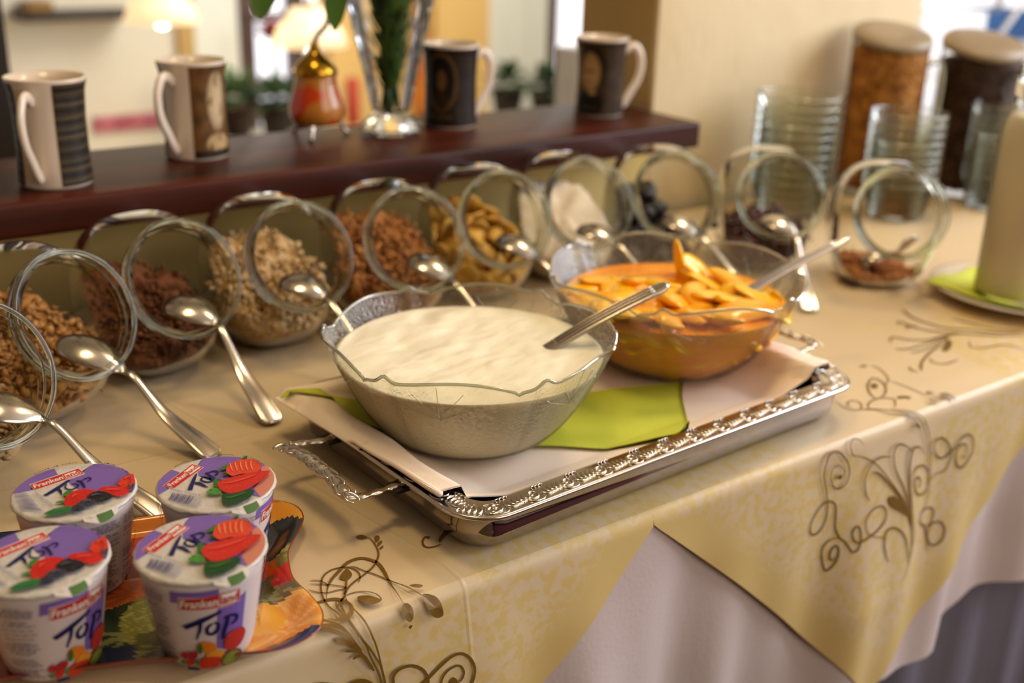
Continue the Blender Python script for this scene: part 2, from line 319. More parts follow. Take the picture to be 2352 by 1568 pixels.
def leaf(q, base, d, L, w, c=None):                              # a curved leaf blade
    d = Vector(d).normalized(); sd = d.cross(Vector((0, 0, 1)));
    if sd.length < .01: sd = Vector((1, 0, 0))
    sd.normalize(); n = sd.cross(d); V = []; F = []
    for i in range(6):
        t = i / 5; p = Vector(base) + d * (L * t) - n * (L * .25 * t * t); ww = w * math.sin(PI * min(.97, t * .9 + .07)) ** .8
        V += [p - sd * ww, p - n * (ww * .3), p + sd * ww]
    for i in range(5): a = i * 3; F += [(a, a + 1, a + 4, a + 3), (a + 1, a + 2, a + 5, a + 4)]
    q.add(V, F, c)
def plant(px, py, y, r, n, label, flower=False, h=1.0):
    c = aty(px, py, y); e = tag(empty('potted_plant', c), label, 'plant', None)
    V, F = lathe([(.001, 0), (.05, 0), (.075, .12), (.08, .13), (.07, .13), (.065, .11), (.001, .11)], 20); mobj('pot', [(v[0], v[1], v[2] - .02) for v in V], F, M['darkwood'], e)
    q = MB()
    for i in range(n):
        a = random.random() * 2 * PI; el = random.uniform(-.1, 1.3); d = Vector((math.cos(a) * math.cos(el), math.sin(a) * math.cos(el), math.sin(el) * h))
        leaf(q, Vector((0, 0, .12)) + d * random.uniform(.02, r * .7), d + Vector((random.uniform(-.4, .4), random.uniform(-.4, .4), 0)), random.uniform(.05, .09), random.uniform(.014, .024))
    q.build('foliage', M['farleaf'], e)
    if flower:
        V, F = tube([(0, 0, .1), (.01, 0, .25), (0, 0, r + .28)], .010, 6); mobj('stem', V, F, M['stem'], e)
        q = MB()
        for i in range(14):
            a = i * 2.4; leaf(q, (0, 0, r + .26 + .004 * i), (math.cos(a), math.sin(a), .8), .07, .025)
        q.build('flower', M['red'], e)
ypl = FY - .5
plant(545, 300, ypl, .10, 80, 'bushy dark green pot plant standing left on the far counter')
plant(636, 300, ypl + .16, .09, 70, 'pot plant with one red flower below the far window', True)
plant(705, 310, ypl - .1, .08, 50, 'low green pot plant behind the bell jar ornament')
plant(1165, 262, ypl, .10, 46, 'light green pot plant behind the handle of the oval portrait mug')
plant(1250, 262, ypl + .1, .11, 60, 'dark green pot plant beside the dark right window frame')

# ================================================================== TABLE AND CLOTHS
YE, RC = .522, .012
def cloth(x, s, off=0.0, fold=1.0):
    """point of a cloth draped over the table: s = distance forward from y = 1.15"""
    flat = 1.15 - YE - RC
    if s <= flat: return Vector((x, 1.15 - s, off))
    t = s - flat; arc = RC * PI / 2
    if t < arc:
        a = t / RC; return Vector((x, YE + RC - (RC + off) * math.sin(a), -RC + (RC + off) * math.cos(a)))
    t -= arc; g = min(1, t / .16)
    w = fold * g * (.010 * math.sin(x * 17 + .6) + .006 * math.sin(x * 41 + t * 9) + .003 * math.sin(x * 83 + 2))
    return Vector((x, YE - off - w - .006 * g, -RC - t))
def proj(p):
    q = np.array(p) - (0, 0, CAMH); d = q[0] * AX + q[1] * AY + q[2] * AZ; return 1176 + FPX * d[0] / d[2], 784 + FPX * d[1] / d[2]
def to_cloth(px, py):                                            # photo pixel -> (x, s) on the draped cloth
    p = atz(px, py, 0.0); x, s_ = p.x, 1.15 - p.y
    if p.y < YE + RC:
        p = aty(px, py, YE - .006); x, s_ = p.x, 1.15 - YE - RC * .4 + max(0, -p.z)
    for _ in range(5):
        e = 1e-4; f0 = proj(cloth(x, s_)); f1 = proj(cloth(x + e, s_)); f2 = proj(cloth(x, s_ + e))
        J = np.array([[(f1[0] - f0[0]) / e, (f2[0] - f0[0]) / e], [(f1[1] - f0[1]) / e, (f2[1] - f0[1]) / e]])
        d = np.linalg.lstsq(J, np.array([px - f0[0], py - f0[1]]), rcond=.02)[0]; x += float(np.clip(d[0], -.02, .02)); s_ += float(np.clip(d[1], -.02, .02))
    return x, s_
tb = tag(empty('buffet_table', (.6, .85, -.75)), 'long buffet table under layered cloths with blue grey skirt', 'table')
box('table_top', (-1.5, -.315, .705), (1.65, .295, .7445), M['darkwood'], tb)
for lx in (-1.4, 1.5):
    for ly in (-.25, .24): box('leg', (lx, ly, 0), (lx + .05, ly + .05, .705), M['darkwood'], tb, bev=.004)
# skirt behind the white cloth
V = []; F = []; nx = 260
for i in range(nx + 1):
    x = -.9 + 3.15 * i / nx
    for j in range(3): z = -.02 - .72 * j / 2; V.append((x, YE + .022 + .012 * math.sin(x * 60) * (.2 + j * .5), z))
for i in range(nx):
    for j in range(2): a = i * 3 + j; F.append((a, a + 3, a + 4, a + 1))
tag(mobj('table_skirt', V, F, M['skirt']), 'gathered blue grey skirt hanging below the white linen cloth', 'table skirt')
def hemz(x): return .262 + .012 * math.sin(x * 9 + 1.0) + .008 * math.sin(x * 23)
FL = 1.15 - YE - RC + RC * PI / 2
V = []; F = []; NX, NS = 300, 70
for i in range(NX + 1):
    x = -.9 + 3.15 * i / NX
    for j in range(NS + 1):
        s = 0.02 + (FL - .03) * (j / 20) if j <= 20 else FL - .01 + (hemz(x) + .0) * ((j - 20) / 50)
        V.append(cloth(x, s, .0006, 1.25))
for i in range(NX):
    for j in range(NS): a = i * (NS + 1) + j; F.append((a, a + NS + 1, a + NS + 2, a + 1))
tag(mobj('white_tablecloth', V, F, M['undercloth']), 'plain white linen tablecloth hanging below the cream cloths', 'tablecloth')

# overlay cloth material: cream satin with a yellow mottled border following the hem
def overlay_mat():
    m = mat('cream_satin_overlay', '#DCC9A6', .36, bump=(9, .25, .006)); nt = m.node_tree; b = nt.nodes['Principled BSDF']; N = nt.nodes.new; L = nt.links.new
    at = N('ShaderNodeAttribute'); at.attribute_name = 'edge_d'
    tc = N('ShaderNodeTexCoord'); n1 = N('ShaderNodeTexNoise'); n1.inputs['Scale'].default_value = 120; n1.inputs['Detail'].default_value = 6; L(tc.outputs['Object'], n1.inputs['Vector'])
    n2 = N('ShaderNodeTexNoise'); n2.inputs['Scale'].default_value = 13; n2.inputs['Detail'].default_value = 2; L(tc.outputs['Object'], n2.inputs['Vector'])
    wob = N('ShaderNodeMath'); wob.operation = 'MULTIPLY_ADD'; wob.inputs[1].default_value = .07; wob.inputs[2].default_value = -.035; L(n1.outputs[0], wob.inputs[0])
    sm = N('ShaderNodeMath'); sm.operation = 'ADD'; L(at.outputs['Fac'], sm.inputs[0]); L(wob.outputs[0], sm.inputs[1])
    band = N('ShaderNodeMapRange'); band.inputs[1].default_value = .168; band.inputs[2].default_value = .160; L(sm.outputs[0], band.inputs[0])
    solid = N('ShaderNodeMapRange'); solid.inputs[1].default_value = .040; solid.inputs[2].default_value = .026; L(sm.outputs[0], solid.inputs[0])
    mo = N('ShaderNodeMapRange'); mo.inputs[1].default_value = .44; mo.inputs[2].default_value = .58; L(n1.outputs[0], mo.inputs[0])
    mo2 = N('ShaderNodeMath'); mo2.operation = 'MAXIMUM'; L(mo.outputs[0], mo2.inputs[0]); L(solid.outputs[0], mo2.inputs[1])
    f = N('ShaderNodeMath'); f.operation = 'MULTIPLY'; L(band.outputs[0], f.inputs[0]); L(mo2.outputs[0], f.inputs[1])
    base = N('ShaderNodeMix'); base.data_type = 'RGBA'; base.inputs['A'].default_value = lin('#D8C08E'); base.inputs['B'].default_value = lin('#D2BCA2'); L(n2.outputs[0], base.inputs['Factor'])
    mx = N('ShaderNodeMix'); mx.data_type = 'RGBA'; mx.inputs['B'].default_value = lin('#D2B676'); L(base.outputs['Result'], mx.inputs['A']); L(f.outputs[0], mx.inputs['Factor']); L(mx.outputs['Result'], b.inputs['Base Color'])
    # pressed fold creases: fine ridges
    geo = N('ShaderNodeNewGeometry'); acc = None
    for nx_, ny_, d_ in ((.985, .17, .435), (1, 0, .985), (.05, .998, .80)):
        dt = N('ShaderNodeVectorMath'); dt.operation = 'DOT_PRODUCT'; dt.inputs[1].default_value = (nx_, ny_, 0); L(geo.outputs['Position'], dt.inputs[0])
        sb = N('ShaderNodeMath'); sb.operation = 'SUBTRACT'; sb.inputs[1].default_value = d_; L(dt.outputs['Value'], sb.inputs[0])
        ab = N('ShaderNodeMath'); ab.operation = 'ABSOLUTE'; L(sb.outputs[0], ab.inputs[0])
        mr = N('ShaderNodeMapRange'); mr.inputs[1].default_value = .0022; mr.inputs[2].default_value = 0; L(ab.outputs[0], mr.inputs[0])
        if acc is None: acc = mr
        else: ad = N('ShaderNodeMath'); ad.operation = 'ADD'; L(acc.outputs[0], ad.inputs[0]); L(mr.outputs[0], ad.inputs[1]); acc = ad
    bp = N('ShaderNodeBump'); bp.inputs['Strength'].default_value = .3; bp.inputs['Distance'].default_value = .0012; L(acc.outputs[0], bp.inputs['Height'])
    old = b.inputs['Normal'].links[0].from_node; L(old.outputs[0], bp.inputs['Normal']); L(bp.outputs[0], b.inputs['Normal'])
    return m
M['overlay'] = overlay_mat()
SE = FL                                                          # s at the table edge
def overlay(xa, xb, xt, drop, label):
    e = tag(empty('overlay_cloth', (0, 0, 0)), label, 'overlay cloth')
    V = []; F = []; D = []
    def seg(p, a, b):
        ap = (p[0] - a[0], p[1] - a[1]); ab = (b[0] - a[0], b[1] - a[1]); L = math.hypot(*ab); return (ap[0] * ab[1] - ap[1] * ab[0]) / L
    A = (xa, SE); B = (xb, SE); T = (xt, SE + drop); nx = 110
    A2, B2 = (xa, SE), (xb, SE)
    for j in range(100):
        if j < 40: s = .02 + (SE - .03) * j / 39; l, r = xa, xb; grow = 0
        else:
            u = (j - 40) / 59; s = SE - .01 + (drop + .01) * u; k = max(0, (s - SE) / drop)
            bow = .012 * math.sin(PI * k); l = xa + (xt - xa) * k + bow; r = xb + (xt - xb) * k - bow
        for i in range(nx + 1):
            x = l + (r - l) * i / nx; V.append(cloth(x, s, .0030 + (.003 if s > SE else 0) * min(1, (s - SE) / .05), 1.0))
            d1 = abs(seg((x, s), A, T)); d2 = abs(seg((x, s), B, T))
            if s < SE:                                           # on the table the border runs on along the other sides of the square
                d1 = math.hypot(x - xa, (SE - s) * 1.0) * .9 + .02; d2 = math.hypot(x - xb, (SE - s)) * .9 + .02
            D.append(min(d1, d2))
    for j in range(99):
        for i in range(nx): a = j * (nx + 1) + i; F.append((a, a + nx + 1, a + nx + 2, a + 1))
    o = mobj('cloth', V, F, M['overlay'], e)
    at = o.data.attributes.new('edge_d', 'FLOAT', 'POINT'); at.data.foreach_set('value', D)
    return e
ovL = overlay(-.10, .5165, .205, .30, 'cream satin overlay cloth under the fruit print tray and cups')
ovM = overlay(.5165, 1.1185, .800, .272, 'cream satin overlay cloth whose corner hangs in front right of the tray')
ovR = overlay(1.1185, 1.74, 1.43, .27, 'cream satin overlay cloth at the far right under the milk bottle')

def ribbon(q, pts, w, taper=True, m=6):
    """pts in photo pixels -> ribbon on the cloth"""
    c = cat([Vector((a[0], a[1], 0)) for a in pts], m); P = [Vector((*to_cloth(p.x, p.y), 0)) for p in c]
    ww = w if hasattr(w, '__len__') else None; n = len(P); V = []; F = []
    for i in range(n):
        T = P[min(i + 1, n - 1)] - P[max(i - 1, 0)]
        if T.length < 1e-6: T = Vector((1, 0, 0))
        T.normalize(); Nn = Vector((-T.y, T.x, 0)); t = i / (n - 1)
        h = (w if ww is None else ww[0] + (ww[1] - ww[0]) * math.sin(PI * t)) * (min(1, .35 + 4 * t, .35 + 4 * (1 - t)) if taper else 1)
        for sg in (-1, 1): r = P[i] + Nn * (h * sg); V.append(cloth(r.x, r.y, .0072 if r.y > SE else .0037 + .0035 * max(0, (r.y - SE + .02) / .02)))
    for i in range(n - 1): a = 2 * i; F.append((a, a + 1, a + 3, a + 2))
    q.add(V, F)
def blob(q, pts):
    c = cat([Vector((a[0], a[1], 0)) for a in pts], 5, True); P = [to_cloth(p.x, p.y) for p in c]
    n = len(P); cx = sum(p[0] for p in P) / n; cs = sum(p[1] for p in P) / n
    f = lambda x, s: cloth(x, s, .0073 if s > SE else .0038 + .0035 * max(0, (s - SE + .02) / .02))
    q.add([f(cx, cs)] + [f(*p) for p in P], [(0, i + 1, (i + 1) % n + 1) for i in range(n)])
def K(L, s, ox, oy): return [(a / s + ox, b / s + oy) for a, b in L]
k8 = lambda L: K(L, 1.8067, 1700, 700)
k7 = lambda L: K(L, 3.675, 660, 1150)
q = MB()
w0 = .00066
for L, w in (
    ([(385,702),(403,690),(398,665),(378,652),(355,668),(347,705),(360,740),(385,748),(412,725),(425,680),(415,635),(385,608),(345,620),(325,660),(320,700),(330,760),(335,820),(330,870),(310,915),(285,938),(266,930),(268,895),(290,850),(320,810),(345,800),(368,815),(370,860),(368,910),(385,950),(405,965),(420,985),(440,1010),(462,1000),(475,960),(470,915),(455,905),(440,930),(445,960),(465,972),(500,955),(545,920),(575,880),(578,840),(560,820),(525,835),(497,880),(500,925),(525,945),(560,950),(580,960)], 1.25),
    ([(385,950),(345,960),(318,990),(312,1030),(325,1085),(350,1075),(375,1040),(382,1000),(370,983),(350,1005),(345,1035),(355,1045),(368,1030)], 1.3),
    ([(590,1055),(578,1020),(572,975),(580,930),(605,910),(635,920),(658,950),(668,1000),(670,1050)], 1.4),
    ([(650,1130),(670,1080),(685,1000),(688,930),(680,870),(668,800),(650,740),(625,690),(610,640),(612,590),(635,565),(665,575),(690,600)], 1.3),
    ([(510,800),(495,770),(490,720),(500,680),(525,640),(560,618),(600,618)], 1.2),
    ([(525,682),(545,685),(580,715),(615,755),(645,800),(670,850),(685,910)], 1.5),
    ([(460,612),(500,625),(545,655),(590,710),(630,765),(660,810),(676,860)], 1.0),
    ([(485,575),(470,562),(445,565),(432,585),(440,610),(460,615)], .9),
    ([(688,1000),(690,950),(685,880),(680,800),(675,720),(675,660),(685,600),(700,578),(720,580),(738,610)], (.0005, .0013)),
    ([(710,740),(720,735),(722,715),(710,700),(700,720),(700,755),(720,775),(745,755),(755,710),(750,670),(730,652),(705,665),(690,700),(690,740)], 1.2),
    ([(670,1060),(684,1000),(697,940),(690,860),(684,760)], .9),
    ([(725,890),(735,840),(755,770),(762,700),(765,640),(762,580),(755,520),(735,470),(700,455),(640,448)], 1.1),
    ([(735,800),(750,740),(756,660),(752,590),(742,520),(720,470),(690,458)], .8),
    ([(750,1010),(748,960),(738,905),(722,890),(725,850),(745,830),(770,830),(775,860),(760,895),(740,905)], 1.3),
    ([(745,890),(755,960),(765,980),(790,980),(815,955),(822,915),(805,887),(775,890),(757,915),(752,950)], 1.4),
    ([(765,710),(785,688),(820,675),(840,645),(848,600),(835,560),(810,540),(785,552),(777,585),(790,615),(815,622),(840,605),(870,575),(895,540),(920,525),(940,545),(940,590),(915,640),(890,663),(870,645),(870,600),(890,568),(912,570),(915,600),(905,622),(893,610)], 1.4),
    ([(395,415),(430,440),(470,450),(500,445),(497,422),(475,412),(450,415),(445,430),(465,440)], .9),
    ([(500,448),(560,448),(640,455),(700,462),(735,490)], 1.5),
    ([(640,440),(640,410),(610,400),(560,405),(530,425),(535,445)], 1.1),
    ([(565,405),(540,385),(527,350),(545,320),(575,325),(600,350),(600,380),(580,400)], 1.3),
    ([(600,350),(612,320),(590,290),(560,270),(540,266)], .9), ([(610,325),(680,350),(750,380),(800,395),(820,420)], .9),
    ([(495,268),(525,266)], 2.2), ([(650,400),(680,396),(706,401)], 3.2), ([(820,390),(850,386),(874,400)], 3), ([(770,375),(800,378)], 2), ([(775,408),(805,410)], 2.2),
    ([(700,490),(718,498)], 1.6), ([(682,470),(700,478)], 1.6),
    ([(1178,128),(1050,127),(950,115),(860,110),(780,90),(720,68),(690,48),(668,30)], 2.2),
    ([(1178,140),(1050,140),(900,130),(800,122),(720,105),(660,82),(655,96)], 2.0),
    ([(1178,122),(1050,112),(950,88),(870,66)], 1.8),
    ([(622,168),(625,150),(645,148),(700,158),(780,158),(850,140),(920,132)], 1.8), ([(640,196),(700,195),(780,170),(860,142)], 1.5), ([(704,212),(760,200),(830,165),(870,140)], 1.4),
    ([(750,286),(752,252),(785,212),(840,172)], 1.8), ([(785,235),(800,252),(850,258),(905,240)], 1.2),
    ([(950,165),(955,185),(1000,192),(1080,180),(1120,182),(1178,200)], 1.2), ([(690,112),(700,100),(730,102)], 2.4), ([(700,270),(710,285),(735,290)], 1.4)):
    ribbon(q, k8(L), w if hasattr(w, '__len__') else w * w0)
for L in ([(590,785),(610,778),(635,800),(655,830),(672,862),(640,845),(605,825),(590,805)], [(850,162),(872,160),(875,185),(855,205),(836,200),(845,180)], [(375,700),(388,690),(396,700),(384,712)], [(540,345),(560,340),(570,355),(550,360)]):
    blob(q, k8(L))
q.build('scroll_print', M['scroll'], ovM, False)
q = MB(); w0 = .00048
for L, w in (
    ([(680,345),(710,365),(750,420),(770,480),(760,530),(720,600),(650,660),(570,720),(510,780),(480,850),(460,880),(455,930),(480,1000),(540,1080),(620,1160),(690,1260),(740,1350),(780,1536),(800,1700)], 1.5),
    ([(330,870),(340,780),(370,710),(430,640),(510,560),(610,523),(700,535),(770,570),(820,640),(850,700),(900,790),(950,880)], (.0004, .0014)),
    ([(490,605),(560,595),(640,625),(740,660),(860,710),(1000,765),(1110,815)], 1.1),
    ([(600,730),(615,690),(600,640),(540,605),(470,600),(380,620),(310,670),(285,750),(300,850),(350,930),(420,990),(500,1040),(560,1110)], 1.3),
    ([(190,712),(270,712),(330,740),(345,765)], .9), ([(190,740),(300,745),(400,752),(475,765),(505,780)], .9), ([(180,790),(260,812),(340,815),(420,795),(475,785),(500,775)], 1),
    ([(480,845),(560,815),(650,805),(730,820),(780,860),(760,885)], 1),
    ([(190,1060),(165,1000),(190,940),(260,900),(350,875),(420,870),(490,890),(530,930),(520,980),(460,1020),(390,1035),(330,1030)], (.0005, .0015)),
    ([(180,1060),(260,1080),(350,1075),(440,1090),(520,1150),(580,1210)], 1.8), ([(210,1040),(300,1045),(400,1065),(480,1110),(550,1200)], 1.8), ([(250,1100),(350,1105),(450,1125),(530,1190)], 1.7),
    ([(375,1160),(450,1160),(530,1190),(580,1230)], 2.6), ([(440,1220),(510,1215),(570,1235),(640,1320),(685,1385)], 2.4), ([(505,1285),(540,1262),(590,1260),(650,1330)], 2.6),
    ([(410,880),(420,940),(470,1010),(550,1090),(610,1160),(660,1280),(720,1400),(760,1536),(770,1600)], 1.5), ([(490,850),(530,930),(620,1020),(680,1120),(715,1220),(740,1320),(790,1536),(800,1650)], 1.3),
    ([(490,850),(440,900),(430,960),(500,1050),(560,1120)], 1.0), ([(500,700),(495,760),(480,830)], 1.6),
    ([(1380,1490),(1420,1460),(1440,1400),(1415,1350),(1370,1345),(1300,1390),(1255,1460),(1250,1536),(1290,1600)], 1.7),
    ([(1450,1600),(1480,1536),(1520,1460),(1530,1360),(1490,1280),(1420,1242),(1340,1265),(1240,1350),(1130,1460),(1030,1536),(940,1620)], 2.2),
    ([(1135,1600),(1135,1536),(1135,1450),(1090,1375),(1000,1342),(900,1370),(845,1440),(860,1536),(900,1600)], 2.4),
    ([(120,1600),(160,1536),(210,1495),(300,1495),(420,1520),(470,1560)], 2.4), ([(450,1530),(520,1485),(590,1475),(650,1500),(680,1536)], 4.4),
    ([(1325,110),(1270,108),(1220,90),(1210,60),(1240,50),(1290,85)], 1.8), ([(1620,295),(1480,290),(1380,240),(1330,190),(1335,150),(1360,135),(1400,135)], 1.8),
    ([(1440,185),(1370,260),(1300,350),(1285,390)], (.0005, .0016)), ([(1300,405),(1240,425),(1180,430),(1145,405),(1145,365),(1170,340),(1195,350)], 1.5)):
    ribbon(q, k7(L), w if hasattr(w, '__len__') else w * w0)
for L in ([(930,930),(945,885),(985,875),(1018,900),(1015,950),(985,978),(950,965)], [(1110,812),(1200,805),(1250,840),(1265,915),(1215,940),(1160,910)], [(590,855),(650,840),(720,850),(780,875),(700,908),(620,892)],
          [(1020,758),(1070,742),(1130,748),(1090,768)], [(582,345),(620,325),(680,348),(620,362)], [(735,345),(765,332),(780,355),(745,390)], [(760,400),(790,375),(800,388),(765,420)], [(775,445),(800,418),(812,424),(790,445)],
          [(440,690),(480,630),(510,615),(548,660),(520,700),(480,710)], [(1330,1460),(1350,1438),(1385,1465),(1370,1515),(1340,1520),(1320,1490)], [(1176,340),(1200,340),(1200,355),(1180,356)], [(985,1000),(972,1020),(990,1030),(1006,1005)]):
    blob(q, k7(L))
q.build('scroll_print', M['scroll'], ovL, False)

# ================================================================== JARS IN A ROW
JR, JW, JZ, JEL = .0745, .0575, .068, math.radians(24)             # drum radius, half width, centre height, tilt of the mouth
JM = Vector((0, -math.cos(JEL), math.sin(JEL)))                  # mouth direction
JL = .0745
JU = Vector((1, 0, 0)); JV = JM.cross(JU)
def drum_r(d, k=1.0):
    r = ((abs(d.x) / (JW * k)) ** 2.7 + (math.hypot(d.y, d.z) / (JR * k)) ** 2.7) ** (-1 / 2.7)
    if d.z < 0: r = min(r, (JZ - .001 - .002 * (1 - k) * 40) / -d.z)
    return r
def jar_meshes():
    V = []; F = []; na = 72; T = [math.radians(t) for t in np.linspace(38, 180, 60)]
    neck = [(.0445, .0705), (.0448, .067), (.0452, .0635)]
    for r, h in neck:
        for j in range(na): a = 2 * PI * j / na; V.append(JM * h + (JU * math.cos(a) + JV * math.sin(a)) * r)
    for t in T:
        for j in range(na):
            a = 2 * PI * j / na; d = (JM * math.cos(t) + (JU * math.cos(a) + JV * math.sin(a)) * math.sin(t)).normalized(); r = drum_r(d)
            V.append(d * r)
    k = len(neck) + len(T)
    for i in range(k - 1):
        for j in range(na): F.append((i * na + j, i * na + (j + 1) % na, (i + 1) * na + (j + 1) % na, (i + 1) * na + j))
    body = mobj('body', [v + Vector((0, 0, JZ)) for v in V], F, M['glass'])
    prof = [(.0462, .0560), (.0490, .0605), (.0492, .0625), (.0478, .0640), (.0478, .0665), (.0502, .0680), (.0502, .0700), (.0484, .0715), (.0484, .0730), (.0512, .0750), (.0522, .0775), (.0514, .0800), (.0495, .0812), (.0470, .0812), (.0452, .0798), (.0446, .0770), (.0444, .0700), (.0440, .0600)]
    V, F = lathe(prof, 72)
    rim = mobj('neck', [JU * v[0] + JV * v[1] + JM * v[2] + Vector((0, 0, JZ)) for v in V], F, M['neckglass'])
    V = []; F = []; n = 96
    for R_, h_, r_ in ((.0502, .0792, .0019), (.0498, .0690, .0009)):
        b0 = len(V)
        for j in range(n):
            a = 2 * PI * j / n
            for k_ in range(10): g = 2 * PI * k_ / 10; rr_ = R_ + r_ * math.cos(g); V.append(JU * (rr_ * math.cos(a)) + JV * (rr_ * math.sin(a)) + JM * (h_ + r_ * math.sin(g)) + Vector((0, 0, JZ)))
        F += [(b0 + j * 10 + k_, b0 + ((j + 1) % n) * 10 + k_, b0 + ((j + 1) % n) * 10 + (k_ + 1) % 10, b0 + j * 10 + (k_ + 1) % 10) for j in range(n) for k_ in range(10)]
    rim2 = mobj('lip', V, F, M['rimglass'])
    foot = MB(); V = []; n = 60
    for rr, z in ((.93, .0), (.93, .004), (.80, .0055), (.80, .001)):
        for j in range(n): a = 2 * PI * j / n; c_, s_ = math.cos(a), math.sin(a); k_ = (abs(c_) ** 4 + abs(s_) ** 4) ** -.25; V.append((c_ * k_ * .034 * rr, s_ * k_ * .028 * rr, z))
    F = [(i * n + j, i * n + (j + 1) % n, ((i + 1) % 4) * n + (j + 1) % n, ((i + 1) % 4) * n + j) for i in range(4) for j in range(n)]
    foot.add(V, F); foot = foot.build('base_ring', M['rimglass'])
    return body, rim, foot, rim2
jb, jr, jf, jl = jar_meshes()
for o in (jb, jr, jf, jl): COL.objects.unlink(o)
# (mouth centre pixel, apparent ring width, azimuth, label)
JARS = [((-36, 862), 300, 28, 'leftmost slanted glass jar cut by the frame edge, holding oat flakes'),
        ((170, 725), 300, 22, 'slanted glass jar of toasted oat flakes, second from the left'),
        ((420, 641), 276, 9, 'slanted glass jar of dark brown bran flakes'),
        ((688, 590), 250, 2, 'slanted glass jar of pale oat flakes behind the yogurt bowl'),
        ((952, 551), 232, -5, 'slanted glass jar of light brown crunchy flakes'),
        ((1160, 505), 212, -10, 'slanted glass jar of banana chips'),
        ((1350, 470), 202, -16, 'slanted glass jar of white powder'),
        ((1554, 450), 197, -24, 'slanted glass jar holding a few black prunes'),
        ((1795, 451), 202, -33, 'slanted glass jar of dark raisins in front of the first glass bowl stack'),
        ((2070, 490), 222, -38, 'nearly empty slanted glass jar with a thin layer of orange seeds')]
JOBJ = []; JPOS = []
for (px, py), wd, az, lab in JARS:
    p = atz(px, py, .0035 + JZ + JM.z * JL)
    R = Matrix.Rotation(math.radians(az), 3, 'Z'); loc = p - R @ (JM * JL)
    e = tag(empty('slanted_jar', (loc.x, loc.y, .0035), math.radians(az)), lab, 'jar', 'slanted glass jars in a row')
    for o in (jb, jr, jf, jl): c = o.copy(); COL.objects.link(c); c.parent = e; c.name = o.name.split('.')[0]
    JOBJ.append(e); JPOS.append((loc, R))
def flakes_mesh(name, P, NRM, size, m, jitter=.6, shape='flake'):
    """many small curved flakes joined: P points, NRM normals"""
    rng = np.random.RandomState(len(P)); n = len(P)
    if shape == 'flake':
        ang = np.linspace(0, 2 * PI, 8)[:-1]; base = [[0, 0, .25]] + [[math.cos(a) * (1 + .18 * math.sin(3 * a)), math.sin(a) * .78, .12 * math.cos(2 * a)] for a in ang]
        F0 = [(0, i + 1, (i + 1) % 7 + 1) for i in range(7)] ; base += [[0, 0, -.22]]; F0 += [(8, (i + 1) % 7 + 1, i + 1) for i in range(7)]
    else:
        bm = bmesh.new(); bmesh.ops.create_icosphere(bm, subdivisions=1, radius=1); base = [[v.co.x * (1 + .2 * math.sin(9 * v.co.y)), v.co.y * .75, v.co.z * .65] for v in bm.verts]; F0 = [tuple(v.index for v in f.verts) for f in bm.faces]; bm.free()
    base = np.array(base); F0 = np.array(F0)
    q = rng.randn(n, 3) * jitter + NRM; z = q / np.linalg.norm(q, axis=1, keepdims=True); t = rng.randn(n, 3); x = np.cross(t, z); x /= np.linalg.norm(x, axis=1, keepdims=True); y = np.cross(z, x)
    s = size * (.65 + .7 * rng.rand(n))
    V = (base[None, :, 0, None] * x[:, None] + base[None, :, 1, None] * y[:, None] + base[None, :, 2, None] * z[:, None]) * s[:, None, None] + P[:, None]
    V = V.reshape(-1, 3); F = (F0[None] + (np.arange(n) * len(base))[:, None, None]).reshape(-1, 3)
    me = bpy.data.meshes.new(name); me.vertices.add(len(V)); me.vertices.foreach_set('co', V.ravel()); me.loops.add(F.size); me.loops.foreach_set('vertex_index', F.ravel())
    me.polygons.add(len(F)); me.polygons.foreach_set('loop_start', np.arange(0, F.size, 3)); me.polygons.foreach_set('loop_total', np.full(len(F), 3)); me.update(); me.validate(); me.materials.append(m)
    return me
def mound(level, slope=.33, rough=.006, sub=5, k=.955, tilt=0.0, seed=0):
    """solid filling of the drum below a sloping rough surface; returns verts, faces, normals flags (jar frame)"""
    bm = bmesh.new(); bmesh.ops.create_icosphere(bm, subdivisions=sub, radius=1); C = Vector((0, .012, level * .45)); out = []; top = []
    nrm = Vector((tilt, -slope, 1)).normalized(); p0 = Vector((0, .0, level))
    for v in bm.verts:
        d = v.co.normalized(); lo, hi = 0, .16
        for _ in range(16):
            mid = (lo + hi) / 2; p = C + d * mid; q = p - Vector((0, 0, JZ))
            ins = (abs(q.x) / (JW * k)) ** 2.7 + (math.hypot(q.y, q.z) / (JR * k)) ** 2.7 < 1 and p.z > .0035
            if ins: lo = mid
            else: hi = mid
        r = lo; dn = d.dot(nrm); t = False
        if dn > .02:
            h = rough * (noise.noise(d * 3.2 + Vector((seed, 0, 0))) * 1.6 + noise.noise(d * 9 + Vector((seed, 5, 0))) * .6)
            rp = ((p0 - C).dot(nrm) + h) / dn
            if rp < r: r = rp; t = True
        out.append(C + d * max(r, .004)); top.append(t)
    F = [tuple(v.index for v in f.verts) for f in bm.faces]; bm.free(); return out, F, top
